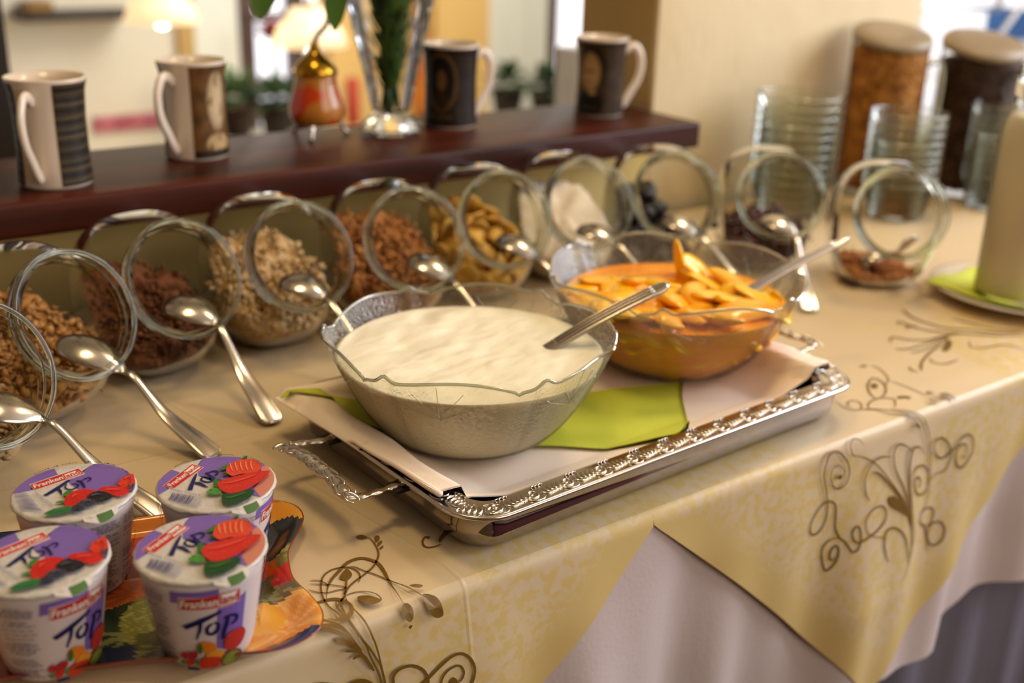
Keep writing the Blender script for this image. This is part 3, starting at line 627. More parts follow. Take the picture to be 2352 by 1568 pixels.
CONT = [(0, .053, .52, 'flake_tan', .0050, 'flake', 'pile of tan oat flakes filling the leftmost jar', 'oat_flakes'),
        (1, .055, .58, 'flake_gold', .0048, 'flake', 'pile of golden toasted oat flakes in the second jar', 'toasted_oat_flakes'),
        (2, .046, .48, 'bran', .0030, 'flake', 'pile of dark brown bran flakes in the third jar', 'bran_flakes'),
        (3, .056, .50, 'flake_pale', .0042, 'flake', 'pile of pale oat flakes in the fourth jar', 'oat_flakes'),
        (4, .060, .50, 'crunch', .0040, 'flake', 'pile of light brown crunchy flakes in the fifth jar', 'crunchy_flakes'),
        (6, .060, .50, 'sugar', 0, None, 'smooth white powder heaped in the seventh jar', 'white_powder'),
        (8, .040, .15, 'raisin', .0048, 'lump', 'dark raisins lying in the jar before the bowl stack', 'raisins'),
        (9, .016, .05, 'seed', .0022, 'lump', 'thin layer of orange brown seeds in the last jar', 'seeds')]
for idx, lev, slope, mk, sz, shp, lab, nm in CONT:
    V, F, top = mound(lev, slope, .007 if sz else .003, 5 if idx < 7 else 4, seed=idx * 7, k=.955 if sz else .975)
    e = JOBJ[idx]; o = mobj(nm, V, F, M[mk]); o.location = e.location; o.rotation_euler = e.rotation_euler
    tag(o, lab, 'cereal' if idx < 5 else {6: 'powder', 8: 'raisins', 9: 'seeds'}[idx], kind='stuff')
    if sz:                                                       # join a coat of single flakes onto the core
        me = o.data; P = np.array([v.co for v in me.vertices]); N_ = np.array([v.normal for v in me.vertices]); n = len(P)
        tp = np.array(top); rng = np.random.RandomState(idx); it = np.where(tp)[0]; ib = np.where(~tp)[0]
        cnt = int(900 * (.0048 / sz) ** 1.2); sel = np.concatenate([rng.choice(it, min(len(it) * 2, cnt)), rng.choice(ib, cnt)])
        PP = P[sel] + rng.randn(len(sel), 3) * sz * .5 * tp[sel][:, None] + N_[sel] * (sz * np.where(tp[sel], rng.rand(len(sel)) * .9, -.15))[:, None]
        fm = flakes_mesh(nm + '_coat', PP, np.where(tp[sel][:, None], N_[sel], N_[sel] * 2.2), sz, M[mk], .9, shp)
        bm = bmesh.new(); bm.from_mesh(me); bm.from_mesh(fm); bm.to_mesh(me); bm.free(); bpy.data.meshes.remove(fm)
# banana chips: single pieces
e = JOBJ[5]; V, F, top = mound(.054, .50, .006, 4, k=.86, seed=33); core = [v for v, t in zip(V, top)]
R5 = JPOS[5][1]
ang = np.linspace(0, 2 * PI, 15)[:-1]; bv = []; bf = []
for z, r in ((.0014, .4), (.0018, 1), (-.0018, 1), (-.0014, .4)):
    for a in ang: bv.append((.0170 * r * math.cos(a), .0145 * r * math.sin(a), z + .0035 * math.cos(2 * a) * r * r))
nA = len(ang)
for i in range(3):
    for j in range(nA): bf.append((i * nA + j, i * nA + (j + 1) % nA, (i + 1) * nA + (j + 1) % nA, (i + 1) * nA + j))
bf += [tuple(range(nA))[::-1], tuple(range(3 * nA, 4 * nA))]
bc = mobj('banana_chip', bv, bf, M['banana']); COL.objects.unlink(bc); k = 0
rng = np.random.RandomState(3); picks = []
order = rng.permutation(len(core))
for i in order:
    p = core[i]
    if all((p - c).length > .0165 for c in picks): picks.append(p)
    if len(picks) >= 110: break
for p in picks:
    c = bc.copy(); COL.objects.link(c); c.name = 'banana_chip'; w = R5 @ p; c.location = (e.location.x + w.x, e.location.y + w.y, p.z + .0035)
    nn = (p - Vector((0, .01, .04))); nn = R5 @ nn; c.rotation_euler = (nn.to_track_quat('Z', 'Y') @ Matrix.Rotation(random.random() * 6, 3, 'Z').to_quaternion() @ Matrix.Rotation(random.uniform(-.5, .5), 3, 'X').to_quaternion()).to_euler()
    tag(c, 'curled yellow banana chip in the sixth jar from the left', 'banana chip', 'banana chips in the sixth jar')
# prunes
def lump(name, m, sx, sy, sz, seed, amp=.22, sub=3):
    bm = bmesh.new(); bmesh.ops.create_icosphere(bm, subdivisions=sub, radius=1)
    for v in bm.verts: d = v.co.copy(); r = 1 + amp * noise.noise(d * 1.7 + Vector((seed, 0, 0))) + amp * .5 * noise.noise(d * 4 + Vector((0, seed, 0))); v.co = Vector((d.x * sx * r, d.y * sy * r, d.z * sz * r))
    me = bpy.data.meshes.new(name); bm.to_mesh(me); bm.free(); me.materials.append(m); me.polygons.foreach_set('use_smooth', [True] * len(me.polygons)); return link(bpy.data.objects.new(name, me))
pr = lump('prune', M['prune'], .0170, .0140, .0120, 3); COL.objects.unlink(pr); e = JOBJ[7]; R7 = JPOS[7][1]
for i, (x, y, z) in enumerate([(-.030, -.018, .018), (.002, -.024, .018), (.030, -.012, .018), (-.032, .014, .018), (-.002, .012, .018), (.030, .018, .018), (-.034, -.006, .040), (-.006, -.014, .040), (-.020, .018, .042), (.012, .022, .042), (.030, .000, .038), (-.036, .014, .062), (-.014, .004, .063), (.010, .026, .062), (-.026, .028, .082), (-.008, .020, .086), (-.034, .004, .080), (.030, .030, .040)]):
    c = pr.copy(); COL.objects.link(c); c.name = 'prune'; w = R7 @ Vector((x, y, 0)); c.location = (e.location.x + w.x, e.location.y + w.y, z); c.rotation_euler = (random.uniform(-.4, .4), random.uniform(-.4, .4), random.random() * 6)
    tag(c, 'wrinkled black prune in the eighth jar from the left', 'prune', 'prunes in the eighth jar')

# ================================================================== SPOONS
def spoon_mesh(P, Wd, dome, up, frame=True, thick=.0014, end_s=.7):
    """P centre line, Wd half widths, dome heights; closed sheet"""
    n = len(P); U = np.linspace(-1, 1, 13); V = []; F = []; k = len(U)
    for side in (0, 1):
        for i in range(n):
            T = (P[min(i + 1, n - 1)] - P[max(i - 1, 0)]).normalized(); Sd = T.cross(up); Sd.normalize(); Nn = Sd.cross(T); t = i / (n - 1)
            for u in U:
                h = dome[i] * (1 - u * u)
                if frame and t > end_s: h += .0011 * (1 if .70 < abs(u) < .93 or (t > .985) else 0) * min(1, (t - end_s) * 8)
                V.append(P[i] + Sd * (Wd[i] * u) + Nn * (h - side * thick))
    for i in range(n - 1):
        for j in range(k - 1):
            a = i * k + j; F.append((a, a + 1, a + k + 1, a + k)); b = a + n * k; F.append((b, b + k, b + k + 1, b + 1))
    m_ = n * k
    for i in range(n - 1): a = i * k; F.append((a, a + k, a + k + m_, a + m_)); a = i * k + k - 1; F.append((a, a + m_, a + k + m_, a + k))
    for j in range(k - 1): a = j; F.append((a, a + m_, a + m_ + 1, a + 1)); a = (n - 1) * k + j; F.append((a, a + 1, a + m_ + 1, a + m_))
    return V, F
def egg(t): return math.sin(PI * min(1, t) ** .82) ** .62 if 0 < t < 1 else 0
def table_spoon(Tp, N_, E, label, group='spoons leaning in the slanted jars', hw=.0215, cat_='spoon'):
    Tp, N_, E = Vector(Tp), Vector(N_), Vector(E)
    L1 = (N_ - Tp).length; L2 = (E - N_).length
    mid = N_.lerp(E, .45) + Vector((0, 0, -.004)); c1 = Tp.lerp(N_, .5) + Vector((0, 0, .003)); pre = N_.lerp(E, .12) + Vector((0, 0, .0035))
    P = cat([Tp, c1, N_, pre, mid, N_.lerp(E, .8) + Vector((0, 0, -.001)), E], 12); n = len(P)
    d = [0]
    for i in range(1, n): d.append(d[-1] + (P[i] - P[i - 1]).length)
    Lb = L1 * 1.02; Wd = []; D = []
    for s in d:
        b = egg(s / Lb) * hw; u = (s - Lb) / (d[-1] - Lb); h = .0034 + (.0098 - .0034) * sstep((u - .15) / .8) if u > -.25 else 0
        rnd = math.sqrt(max(0, 1 - max(0, (u - .93) / .07) ** 2)) if u > .93 else 1
        Wd.append(max(b, h * rnd, .0004)); D.append(.0085 * egg(s / Lb) + (.0012 if s > Lb else 0))
    e = tag(empty('table_spoon', E), label, cat_, group); nb = max(i for i, s in enumerate(d) if s <= Lb) + 1
    V, F = spoon_mesh(P, Wd, D, Vector((0, 0, 1)), True)
    # split into bowl and handle parts
    k = 13; m_ = n * k; A = [f for f in F if all((v % m_) // k <= nb for v in f)]; B = [f for f in F if not all((v % m_) // k <= nb for v in f)]
    for nm, FF in (('bowl', A), ('handle', B)):
        idx = sorted({v for f in FF for v in f}); mp = {v: i for i, v in enumerate(idx)}
        mobj(nm, [V[i] - E for i in idx], [tuple(mp[v] for v in f) for f in FF], M['spoonsteel'], e)
    return e
def ring_pt(i, deg, r=.046, h=JL + .004):                        # a point on the lower lip of jar i
    loc, R = JPOS[i]; a = math.radians(deg); v = JM * h + (JU * math.cos(a) + JV * math.sin(a)) * r
    w = R @ v; return Vector((loc.x + w.x, loc.y + w.y, JZ + .0035 + v.z))
SP = [(0, None, (100, 962), (388, 1192), 'large spoon leaning out of the leftmost jar, its handle behind the cups'),
      (1, (136, 778), (284, 850), (498, 1050), 'large spoon leaning in the second jar, handle running behind the strawberry cup'),
      (2, (385, 690), (496, 742), (632, 972), 'spoon leaning in the bran flake jar, handle end left of the silver tray'),
      (3, (650, 640), (744, 682), None, 'spoon leaning in the pale oat flake jar, handle behind the yogurt bowl'),
      (4, (944, 590), (1030, 640), None, 'spoon leaning in the crunchy flake jar'),
      (5, (1146, 545), (1230, 592), None, 'spoon leaning in the banana chip jar'),
      (6, (1330, 524), (1408, 556), None, 'spoon leaning in the white powder jar'),
      (7, (1524, 500), (1600, 540), None, 'spoon leaning in the prune jar'),
      (8, (1758, 500), (1826, 540), (1862, 716), 'spoon leaning in the raisin jar, handle reaching down beside the peach bowl')]
for i, t, n_, e_, lab in SP:
    loc, R = JPOS[i]; lip = R @ (JM * (JL + .006) - JV * -.0); low = min((ring_pt(i, d) for d in range(0, 360, 5)), key=lambda p: (proj(p)[0] - n_[0]) ** 2 + (proj(p)[1] - n_[1]) ** 2)
    r_ = Vector(ray(*n_)); r_ /= r_.y; N_ = Vector((0, 0, CAMH)) + r_ * (low.y - .002)
    if t is None: T_ = N_ + Vector((-.045, .030, .012))
    else: T_ = aty(*t, N_.y + .048)
    E = atz(*e_, .0055) if e_ else None
    if E is None:
        d = Vector(JPOS[2][0]); E = Vector((N_.x + .022, N_.y - .118, .0055))
    table_spoon(T_, N_, E, lab)
# small dark spoon lying in the seed jar
E = JPOS[9][0]; table_spoon(Vector((E.x - .020, E.y + .006, .020)), Vector((E.x - .004, E.y - .016, .036)), aty(2098, 545, E.y - .050), 'small spoon standing in the nearly empty seed jar', None, .011)

# ================================================================== MUGS ON THE SHELF
SZ = .1502
def mug(x, y, haz, r, h, paint, label, light=1.0, pm=None):
    e = tag(empty('mug', (x, y, SZ)), label, 'mug', 'photo mugs on the shelf')
    prof = [(.0, .002), (r * .86, .001), (r * .92, .0), (r * .94, .003), (r * .91, h * .3), (r * .90, h * .6), (r * .95, h * .88), (r * 1.03, h * .985), (r * 1.03, h), (r * .99, h), (r * .90, h * .88), (r * .85, h * .6), (r * .86, h * .3), (r * .86, .006), (0, .005)]
    V, F = lathe(prof, 56); mobj('body', V, F, M['china'], e)
    a = math.radians(haz); dx = Vector((math.cos(a), math.sin(a), 0))
    pts = [(.90, .80), (1.15, .865), (1.42, .86), (1.62, .74), (1.66, .60), (1.55, .44), (1.32, .30), (1.08, .16), (.92, .10)]
    P = cat([dx * (r * u) + Vector((0, 0, h * w)) for u, w in pts], 6); V, F = tube(P, [.0052] * len(P), 10, .62, tuple(dx.cross(Vector((0, 0, 1))))); mobj('handle', V, F, M['china'], e)
    # printed wrap: dense strip with one colour per face, leaving a bare strip by the handle
    def rad(z):
        t = z / h; pr = [(0, .945), (.3, .915), (.6, .905), (.88, .955), (.985, 1.035)]
        for (a0, r0), (a1, r1) in zip(pr, pr[1:]):
            if t <= a1: return r * (r0 + (r1 - r0) * (t - a0) / (a1 - a0)) + .0004
        return r * 1.035
    V = []; F = []; C = []; na, nz = 130, 60; g0 = math.radians(32)
    for i in range(na + 1):
        th = a + g0 + (2 * PI - 2 * g0) * i / na
        for j in range(nz + 1): z = .003 + (h * .965 - .003) * j / nz; V.append((rad(z) * math.cos(th), rad(z) * math.sin(th), z))
    for i in range(na):
        for j in range(nz): q0 = i * (nz + 1) + j; F.append((q0, q0 + nz + 1, q0 + nz + 2, q0 + 1)); C.append(paint((i + .5) / na, (j + .5) / nz))
    mobj('printed_wrap', V, F, M['print'], e, True, C)
def mix(a, b, t): t = max(0, min(1, t)); return tuple(a[i] * (1 - t) + b[i] * t for i in range(4))
def nz_(u, v, s, k=0): return noise.noise(Vector((u * s, v * s, k))) * .5 + .5
def p_music(u, v):
    b = mix(lin('#1C1814'), lin('#2B241C'), nz_(u * 3, v, 6)); l = (v * 9.5) % 1
    if .25 < l < .75: b = mix(b, lin('#6E5C40'), .55 * (.4 + .6 * nz_(u * 60, v * 30, 3)) * (1 if int((l - .25) * 16) % 2 == 0 else .35))
    return b
def p_sepia(u, v):
    b = mix(lin('#3B2614'), lin('#7A5228'), nz_(u * 2.2, v, 8, 3))
    du, dv = (u - .17) / .075, (v - .62) / .34
    if du * du + dv * dv < 1: b = mix(b, lin('#CDB48E'), .9 * (1 - du * du - dv * dv) ** .4 * (1 if nz_(u * 3, v, 9, 1) > .34 else .4))
    du, dv = (u - .17) / .09, (v - .16) / .10
    if du * du + dv * dv < 1 and nz_(u * 4, v, 12, 2) > .36: b = mix(b, lin('#C0A070'), .8)
    if v < .08: b = lin('#241608')
    return b
def oval(u, v, cu, cv, ru, rv): return ((u - cu) / ru) ** 2 + ((v - cv) / rv) ** 2
def p_oval(u, v):
    b = mix(lin('#1A120C'), lin('#2A1D12'), nz_(u * 3, v, 7)); c = .64; o = oval(u, v, c, .58, .115, .36)
    if .82 < o < 1.12: b = lin('#5E4522')
    if o < .82: b = lin('#17100B')
    if oval(u, v, c, .60, .035, .14) < 1: b = lin('#6B4C2C')
    if oval(u, v, c, .34, .06, .12) < 1: b = lin('#2E2016')
    if .11 < v < .145 and abs(u - c) < .09 and int(u * 260) % 3: b = lin('#5A4A34')
    return b
def p_face(u, v):
    b = mix(lin('#2C2016'), lin('#43301E'), nz_(u * 3, v, 6)); c = .655
    if u < c - .085: b = mix(b, lin('#6B4A20'), .6)
    if oval(u, v, c + .012, .64, .115, .30) < 1: b = lin('#21160E')
    f = oval(u, v, c - .012, .58, .088, .28)
    if f < 1: b = mix(lin('#A9875A'), lin('#5E4024'), f ** 2 * .8)
    if f < 1 and (oval(u, v, c - .045, .60, .020, .022) < 1 or oval(u, v, c + .012, .60, .020, .022) < 1): b = lin('#4A3018')
    if f < 1 and oval(u, v, c - .018, .46, .018, .014) < 1: b = lin('#6A3E26')
    if oval(u, v, c - .01, .16, .12, .17) < 1: b = lin('#17120F')
    if oval(u, v, c + .012, .31, .03, .035) < 1: b = lin('#A08258')
    if .09 < v < .12 and abs(u - c) < .06 and int(u * 300) % 3: b = lin('#4C3E2C')
    return b
mug(.2735, 1.097, 232, .0345, .099, p_music, 'leftmost mug wrapped in a dark sheet music print, handle to the left')
mug(.4315, 1.150, 212, .0340, .099, p_sepia, 'second mug from the left with a brown sepia scene print')
mug(.7600, 1.170, -5, .0340, .098, p_oval, 'dark brown mug with a small oval portrait, right of the crystal vase')
mug(.9760, 1.146, -18, .0340, .099, p_face, 'mug with a large sepia face portrait near the right end of the shelf')

# ================================================================== CRYSTAL VASE WITH BOUQUET
vx, vy = .674, 1.165
e = tag(empty('crystal_vase', (vx, vy, SZ)), 'cut crystal vase full of green stems between bell jar and mug', 'vase')
def vmod(i, a, r, z):
    f = 1 + (.050 * abs(math.sin(6 * a + z * 90)) * abs(math.sin(6 * a - z * 90)) - .02 if .022 < z < .24 and i < 27 else 0); return r * f, z + (.004 * math.cos(12 * a) if i in (26, 27) else 0)
outer = [(.0, .025), (.010, .025), (.020, .0255), (.0212, .026), (.0212, .0262), (.0213, .0265), (.0214, .027)] + [(.0215 + .0005 + .0485 * ((z - .024) / .216) ** 1.05, z) for z in np.linspace(.03, .24, 20)]
inner = [(r - .0045, z) for r, z in outer[7:][::-1]] + [(.014, .026), (0, .024)]
V, F = lathe(outer + inner, 96, False, vmod); o = mobj('body', V, F, M['crystal'], e, False)
V, F = lathe([(0, .0005), (.031, .0005), (.0345, .003), (.0355, .008), (.031, .014), (.024, .020), (.012, .024), (0, .0245)], 24, False, lambda i, a, r, z: (r * (1 + .03 * math.cos(12 * a)), z)); mobj('foot', V, F, M['crystalfoot'], e, False)
e = tag(empty('bouquet', (vx, vy, SZ + .028)), 'bunch of dark green leafy stems standing in the crystal vase', 'bouquet')
q = MB(); rng = random.Random(5)
for i in range(26):
    a = rng.random() * 2 * PI; r0 = rng.uniform(0, .011); r1 = rng.uniform(.006, .036); P = [Vector((r0 * math.cos(a + 2), r0 * math.sin(a + 2), 0)), Vector((r1 * .5 * math.cos(a), r1 * .5 * math.sin(a), .11)), Vector((r1 * math.cos(a), r1 * math.sin(a), .21)), Vector((r1 * 1.5 * math.cos(a), r1 * 1.5 * math.sin(a), .30))]
    q.add(*tube(cat(P, 4), .0015, 5))
q.build('stems', M['stem'], e)
q = MB()
for i in range(420):
    z = rng.uniform(.02, .21); a = rng.random() * 2 * PI; r = rng.uniform(.0, .8) * (.008 + .040 * z / .21); leaf(q, (r * math.cos(a), r * math.sin(a), z), (math.cos(a) * .35, math.sin(a) * .35, 1), rng.uniform(.014, .026), rng.uniform(.003, .006))
for i in range(120):
    a = rng.random() * 2 * PI; z = rng.uniform(.235, .33); r = rng.uniform(.0, .06); leaf(q, (r * math.cos(a), r * math.sin(a), z), (math.cos(a), math.sin(a), rng.uniform(-.2, .8)), rng.uniform(.03, .05), rng.uniform(.008, .014))
q.build('foliage', M['leaf'], e)
for (p0, p1, w_) in (((620, -60), (586, 28), .016), ((775, -50), (762, 58), .013)):
    a = aty(*p0, vy - .01); b = aty(*p1, vy - .03); q = MB(); o_ = e.location; leaf(q, a - o_, b - a, (b - a).length, w_)
    P = [Vector((0, 0, .25)), Vector((a - o_) * .6) + Vector((0, 0, .10)), a - o_]; q.add(*tube(cat(P, 6), .0016, 5)); q.build('leaf', M['leaf'], e)

# ================================================================== BELL JAR ORNAMENT (sugar pot)
bx, by = .590, 1.188
e = tag(empty('sugar_pot', (bx, by, SZ)), 'orange painted glass sugar pot with brass lid on silver feet', 'sugar pot')
V, F = lathe([(0, .014), (.018, .0125), (.027, .015), (.032, .024), (.031, .036), (.026, .052), (.0235, .064), (.0235, .070), (.0225, .070), (.0222, .064), (.024, .052), (.029, .036), (.030, .024), (.025, .017), (0, .016)], 48); mobj('body', V, F, M['amberglass'], e)
V, F = lathe([(.0245, .069), (.0250, .072), (.0235, .078), (.017, .086), (.010, .091), (.0065, .095), (.0045, .103), (.0035, .106), (0, .106)], 40); mobj('lid', V, F, M['gold'], e)
for k in range(3):
    a = math.radians(232 + 120 * k); d = Vector((math.cos(a), math.sin(a), 0)); P = cat([d * .022 + Vector((0, 0, .016)), d * .029 + Vector((0, 0, .012)), d * .032 + Vector((0, 0, .005)), d * .037 + Vector((0, 0, .0015))], 6)
    V, F = tube(P, [.0046 - .0022 * math.sin(PI * i / (len(P) - 1) * .8) for i in range(len(P))], 10); mobj('foot', V, F, M['silver'], e)
P = cat([Vector((0, 0, .104)), Vector((.004, 0, .112)), Vector((.012, -.004, .122)), Vector((.016, -.005, .132)), Vector((.0155, -.005, .139))], 10)
V, F = tube(P, [.0036 + .0012 * math.sin(i * 1.4) for i in range(len(P))], 8); mobj('finial', V, F, M['silver'], e)

# ================================================================== SILVER TRAY
TC = Vector((.5585, .6595, .003)); TR = math.radians(2.6); TW, TD = .418, .262
tray = tag(empty('serving_tray', TC, TR), 'rectangular silver tray with embossed rim under the two glass bowls', 'tray')
TRM = Matrix.Rotation(TR, 3, 'Z')
def rr(w, d, r, z, n=10):
    P = []
    for cx, cy_, a0 in ((w / 2 - r, d / 2 - r, 0), (-w / 2 + r, d / 2 - r, 90), (-w / 2 + r, -d / 2 + r, 180), (w / 2 - r, -d / 2 + r, 270)):
        for i in range(n + 1): a = math.radians(a0 + 90 * i / n); P.append((cx + r * math.cos(a), cy_ + r * math.sin(a), z))
    return P
def loft(loops, cap0=True, cap1=True):
    n = len(loops[0]); V = [p for l in loops for p in l]; F = []
    for i in range(len(loops) - 1):
        for j in range(n): F.append((i * n + j, i * n + (j + 1) % n, (i + 1) * n + (j + 1) % n, (i + 1) * n + j))
    if cap0: F.append(tuple(range(n))[::-1])
    if cap1: F.append(tuple(range((len(loops) - 1) * n, len(loops) * n)))
    return V, F
def L_(ins, z): r = max(.006, .034 - ins * .75); return rr(TW - 2 * ins, TD - 2 * ins, r, z)
V, F = loft([L_(.042, .004), L_(.036, .0045), L_(.0315, .009), L_(.0280, .024), L_(.0258, .0292), L_(.024, .0305)]); F = F[:-1]; mobj('basin', V, F, M['traysteel'], tray)
V, F = loft([L_(.024, .0305), L_(.0215, .0318), L_(.012, .0322), L_(.004, .0322), L_(.0015, .0332), L_(0, .0322), L_(.0003, .0300), L_(.004, .0296), L_(.0235, .0286)], False, False); mobj('rim', V, F, M['silver'], tray)
V, F = loft([L_(.0038, .0296), L_(.0075, .0285), L_(.0095, .0265), L_(.0105, .015), L_(.0117, .0065), L_(.0155, .0018), L_(.022, .0)], False, True); mobj('outer_wall', V, F, M['traywall'], tray)
# embossed scroll motifs
q = MB()
def arc(cx, cy_, r0, r1, a0, a1, w, n=12):
    P = []; R = []
    for i in range(n + 1): t = i / n; a = math.radians(a0 + (a1 - a0) * t); r = r0 + (r1 - r0) * t; P.append(Vector((cx + r * math.cos(a), cy_ + r * math.sin(a), 0))); R.append(w * (.45 + .55 * math.sin(PI * (t * .85 + .1))))
    q.add(*tube(P, R, 6, .8, (0, 0, 1)))
arc(-.0105, .0010, .0062, .0010, 200, 640, .0011, 26)
arc(-.0095, -.0005, .0088, .0078, 150, 330, .0009)
for i in range(5): arc(.0035 + i * .0034, .0005, .0072 - i * .0006, .0052 - i * .0005, 130, 285, .0011)
for i in range(4): arc(.0060 + i * .0034, -.0040, .0028, .0018, 200, 20, .0008)
for i in range(3): arc(-.004 + i * .003, .0072, .0026, .0014, 20, 190, .0008)
mot = q.build('embossed_scroll', M['silver']); COL.objects.unlink(mot)
def put_motif(x, y, a):
    c = mot.copy(); COL.objects.link(c); c.name = 'embossed_scroll'; c.parent = tray; c.location = (x, y, .0323); c.rotation_euler = (0, 0, a); c.scale = (1, .98, .9)
nx_ = 12; ny_ = 7
for i in range(nx_): x = -TW / 2 + .040 + (TW - .080) * i / (nx_ - 1); put_motif(x, -TD / 2 + .0125, 0); put_motif(-x, TD / 2 - .0125, PI)
for i in range(ny_): y = -TD / 2 + .040 + (TD - .080) * i / (ny_ - 1); put_motif(TW / 2 - .0125, y, PI / 2); put_motif(-TW / 2 + .0125, -y, -PI / 2)
for sx, sy, a in ((1, 1, 225), (-1, 1, 315), (-1, -1, 45), (1, -1, 135)): put_motif(sx * (TW / 2 - .0185), sy * (TD / 2 - .0185), math.radians(a + 90))
def handle(sx):
    h = empty('handle'); h.parent = tray
    pts = [(.000, .050, .027), (.010, .049, .0262), (.024, .051, .0275), (.036, .052, .029), (.044, .047, .030), (.043, .037, .031), (.040, .022, .0315), (.040, .007, .032), (.040, -.008, .032), (.040, -.022, .0315), (.043, -.037, .031), (.044, -.047, .030), (.036, -.052, .029), (.024, -.051, .0275), (.010, -.049, .0262), (.000, -.050, .027)]
    P = cat([Vector((sx * (TW / 2 - .004 + a), b * .92, c)) for a, b, c in pts], 7); n = len(P)
    R = [.0034 + .0034 * sstep(1 - abs(i / n - .5) / .34) + .0006 * math.sin(i * .9) for i in range(n)]
    q = MB(); q.add(*tube(P, R, 12, .42, (0, 0, 1)))
    for k in range(9):                                           # leaf scales along the grip
        i = int(n * (.24 + .06 * k)); p = P[min(i, n - 1)]; T = (P[min(i + 2, n - 1)] - P[max(i - 2, 0)]).normalized(); Sd = T.cross(Vector((0, 0, 1)))
        for sg in (-1, 1):
            PP = [p + Sd * sg * .0008 + Vector((0, 0, .0020)), p + T * .004 + Sd * sg * .0036 + Vector((0, 0, .0018)), p + T * .009 + Sd * sg * .0042 + Vector((0, 0, .0012)), p + T * .012 + Sd * sg * .0022 + Vector((0, 0, .0010))]
            q.add(*tube(cat(PP, 4), [.0007, .0010, .0014, .0016, .0017, .0017, .0016, .0015, .0013, .0011, .0009, .0007, .0005], 6, .7, (0, 0, 1)))
    for yy in (.050, -.050): V, F = tube([(sx * (TW / 2 + .034), yy * .9, .029), (sx * (TW / 2 + .034), yy * .9, .0335)], [.0022, .0005], 8); q.add(V, F)
    o = q.build('grip', M['silver'], h)
    for yy in (.046, -.046): box('bracket', (min(sx * (TW / 2 - .006), sx * (TW / 2 + .006)), yy - .007, .0235), (max(sx * (TW / 2 - .006), sx * (TW / 2 + .006)), yy + .007, .0268), M['blackpl'], h, bev=.0008)
    return h
handle(-1); handle(1)
tray.location.z = .0045

# ================================================================== NAPKINS ON THE TRAY
def tray_z(p):                                                   # height of the tray's inner surface below a point
    l = TRM.transposed() @ (Vector((p[0], p[1], 0)) - Vector((TC.x, TC.y, 0))); ins = min(TW / 2 - abs(l.x), TD / 2 - abs(l.y))
    prof = [(0, .0330), (.004, .0338), (.024, .0332), (.0285, .0225), (.034, .0072), (.042, .0050), (1, .0050)]
    if ins <= -.012: return .0045
    if ins <= 0: return .0335 + ins * .3
    for (a, za), (b, zb) in zip(prof, prof[1:]):
        if ins <= b: return za + (zb - za) * (ins - a) / (b - a) + .0045
    return .0095
def sheet(name, quad, lift, m, n=70, hang=0.0, wav=.0012, smooth_r=.03, seed=0, bowls=True):
    A, B, C, D = [Vector((*p, 0)) for p in quad]; V = []; F = []
    def h(p):                                                    # cloth bridges the corner of the basin
        zs_ = []
        for dx_ in (-1, -.66, -.33, 0, .33, .66, 1):
            for dy_ in (-1, -.66, -.33, 0, .33, .66, 1): zs_.append(tray_z((p.x + dx_ * smooth_r, p.y + dy_ * smooth_r)))
        z = max(tray_z(p), sum(zs_) / len(zs_)); return z
    top = []
    for i in range(n + 1):
        for j in range(n + 1):
            u, v = i / n, j / n; p = A * (1 - u) * (1 - v) + B * u * (1 - v) + C * u * v + D * (1 - u) * v
            e_ = min(u, v, 1 - u, 1 - v)
            p = p + Vector((.0015 * math.sin(v * 11 + seed), .0018 * math.sin(u * 9 + seed * 2), 0)) * (1 - min(1, e_ * 6))
            z = h(p) + lift + wav * (1 + noise.noise(Vector((p.x * 22, p.y * 22, seed)))) ; top.append(Vector((p.x, p.y, z)))
    N2 = (n + 1) ** 2; V = top + [v - Vector((0, 0, .0007)) for v in top]
    for i in range(n):
        for j in range(n): a = i * (n + 1) + j; F += [(a, a + n + 1, a + n + 2, a + 1), (a + N2, a + N2 + 1, a + N2 + n + 2, a + N2 + n + 1)]
    for i in range(n):
        for a, b in ((i * (n + 1), (i + 1) * (n + 1)), ((i + 1) * (n + 1) + n, i * (n + 1) + n), (i + 1, i), (n * (n + 1) + i, n * (n + 1) + i + 1)): F.append((a, b, b + N2, a + N2))
    return mobj(name, V, F, m)
pz = lambda x, y, z=.036: tuple(atz(x, y, z))[:2]
c1, c2, c3, c4 = pz(638, 903, .039), pz(1008, 1142, .039), pz(1932, 836, .036), (.70, .835)
cq = ((c1[0] - .002, c1[1]), c2, c3, (.735, .752))
nk = tag(empty('linen_napkin', (0, 0, 0)), 'cream linen napkin folded flat across the silver tray', 'napkin')
o = sheet('cloth_layer', [(cq[0][0], cq[0][1]), (cq[1][0] + .001, cq[1][1] + .001), cq[2], cq[3]], .0024, M['napkin'], 90, seed=5, wav=.0014); o.parent = nk
# rolled front fold at the left edge
P = [Vector((cq[0][0] + (cq[1][0] - cq[0][0]) * t, cq[0][1] + (cq[1][1] - cq[0][1]) * t, 0)) for t in np.linspace(0, 1, 24)]
P = [Vector((p.x + .0012, p.y, tray_z(p) + .0030 + .0006 * math.sin(i * .8))) for i, p in enumerate(P)]
V, F = tube(P, [.0010 + .0014 * (i / 23) for i in range(24)], 10, .9); mobj('folded_edge', V, F, M['napkin'], nk)
g = [pz(640, 899, .044), pz(985, 1030, .018), pz(1582, 1001, .030), pz(1560, 860, .02)]
g[3] = pz(1566, 866, .02)
o = sheet('lime_napkin', [g[0], pz(1000, 1016, .016), g[2], g[3]], .0062, M['lime'], 60, seed=9, wav=.0008)
tag(o, 'lime green paper napkin spread between linen napkin and bowls', 'napkin')

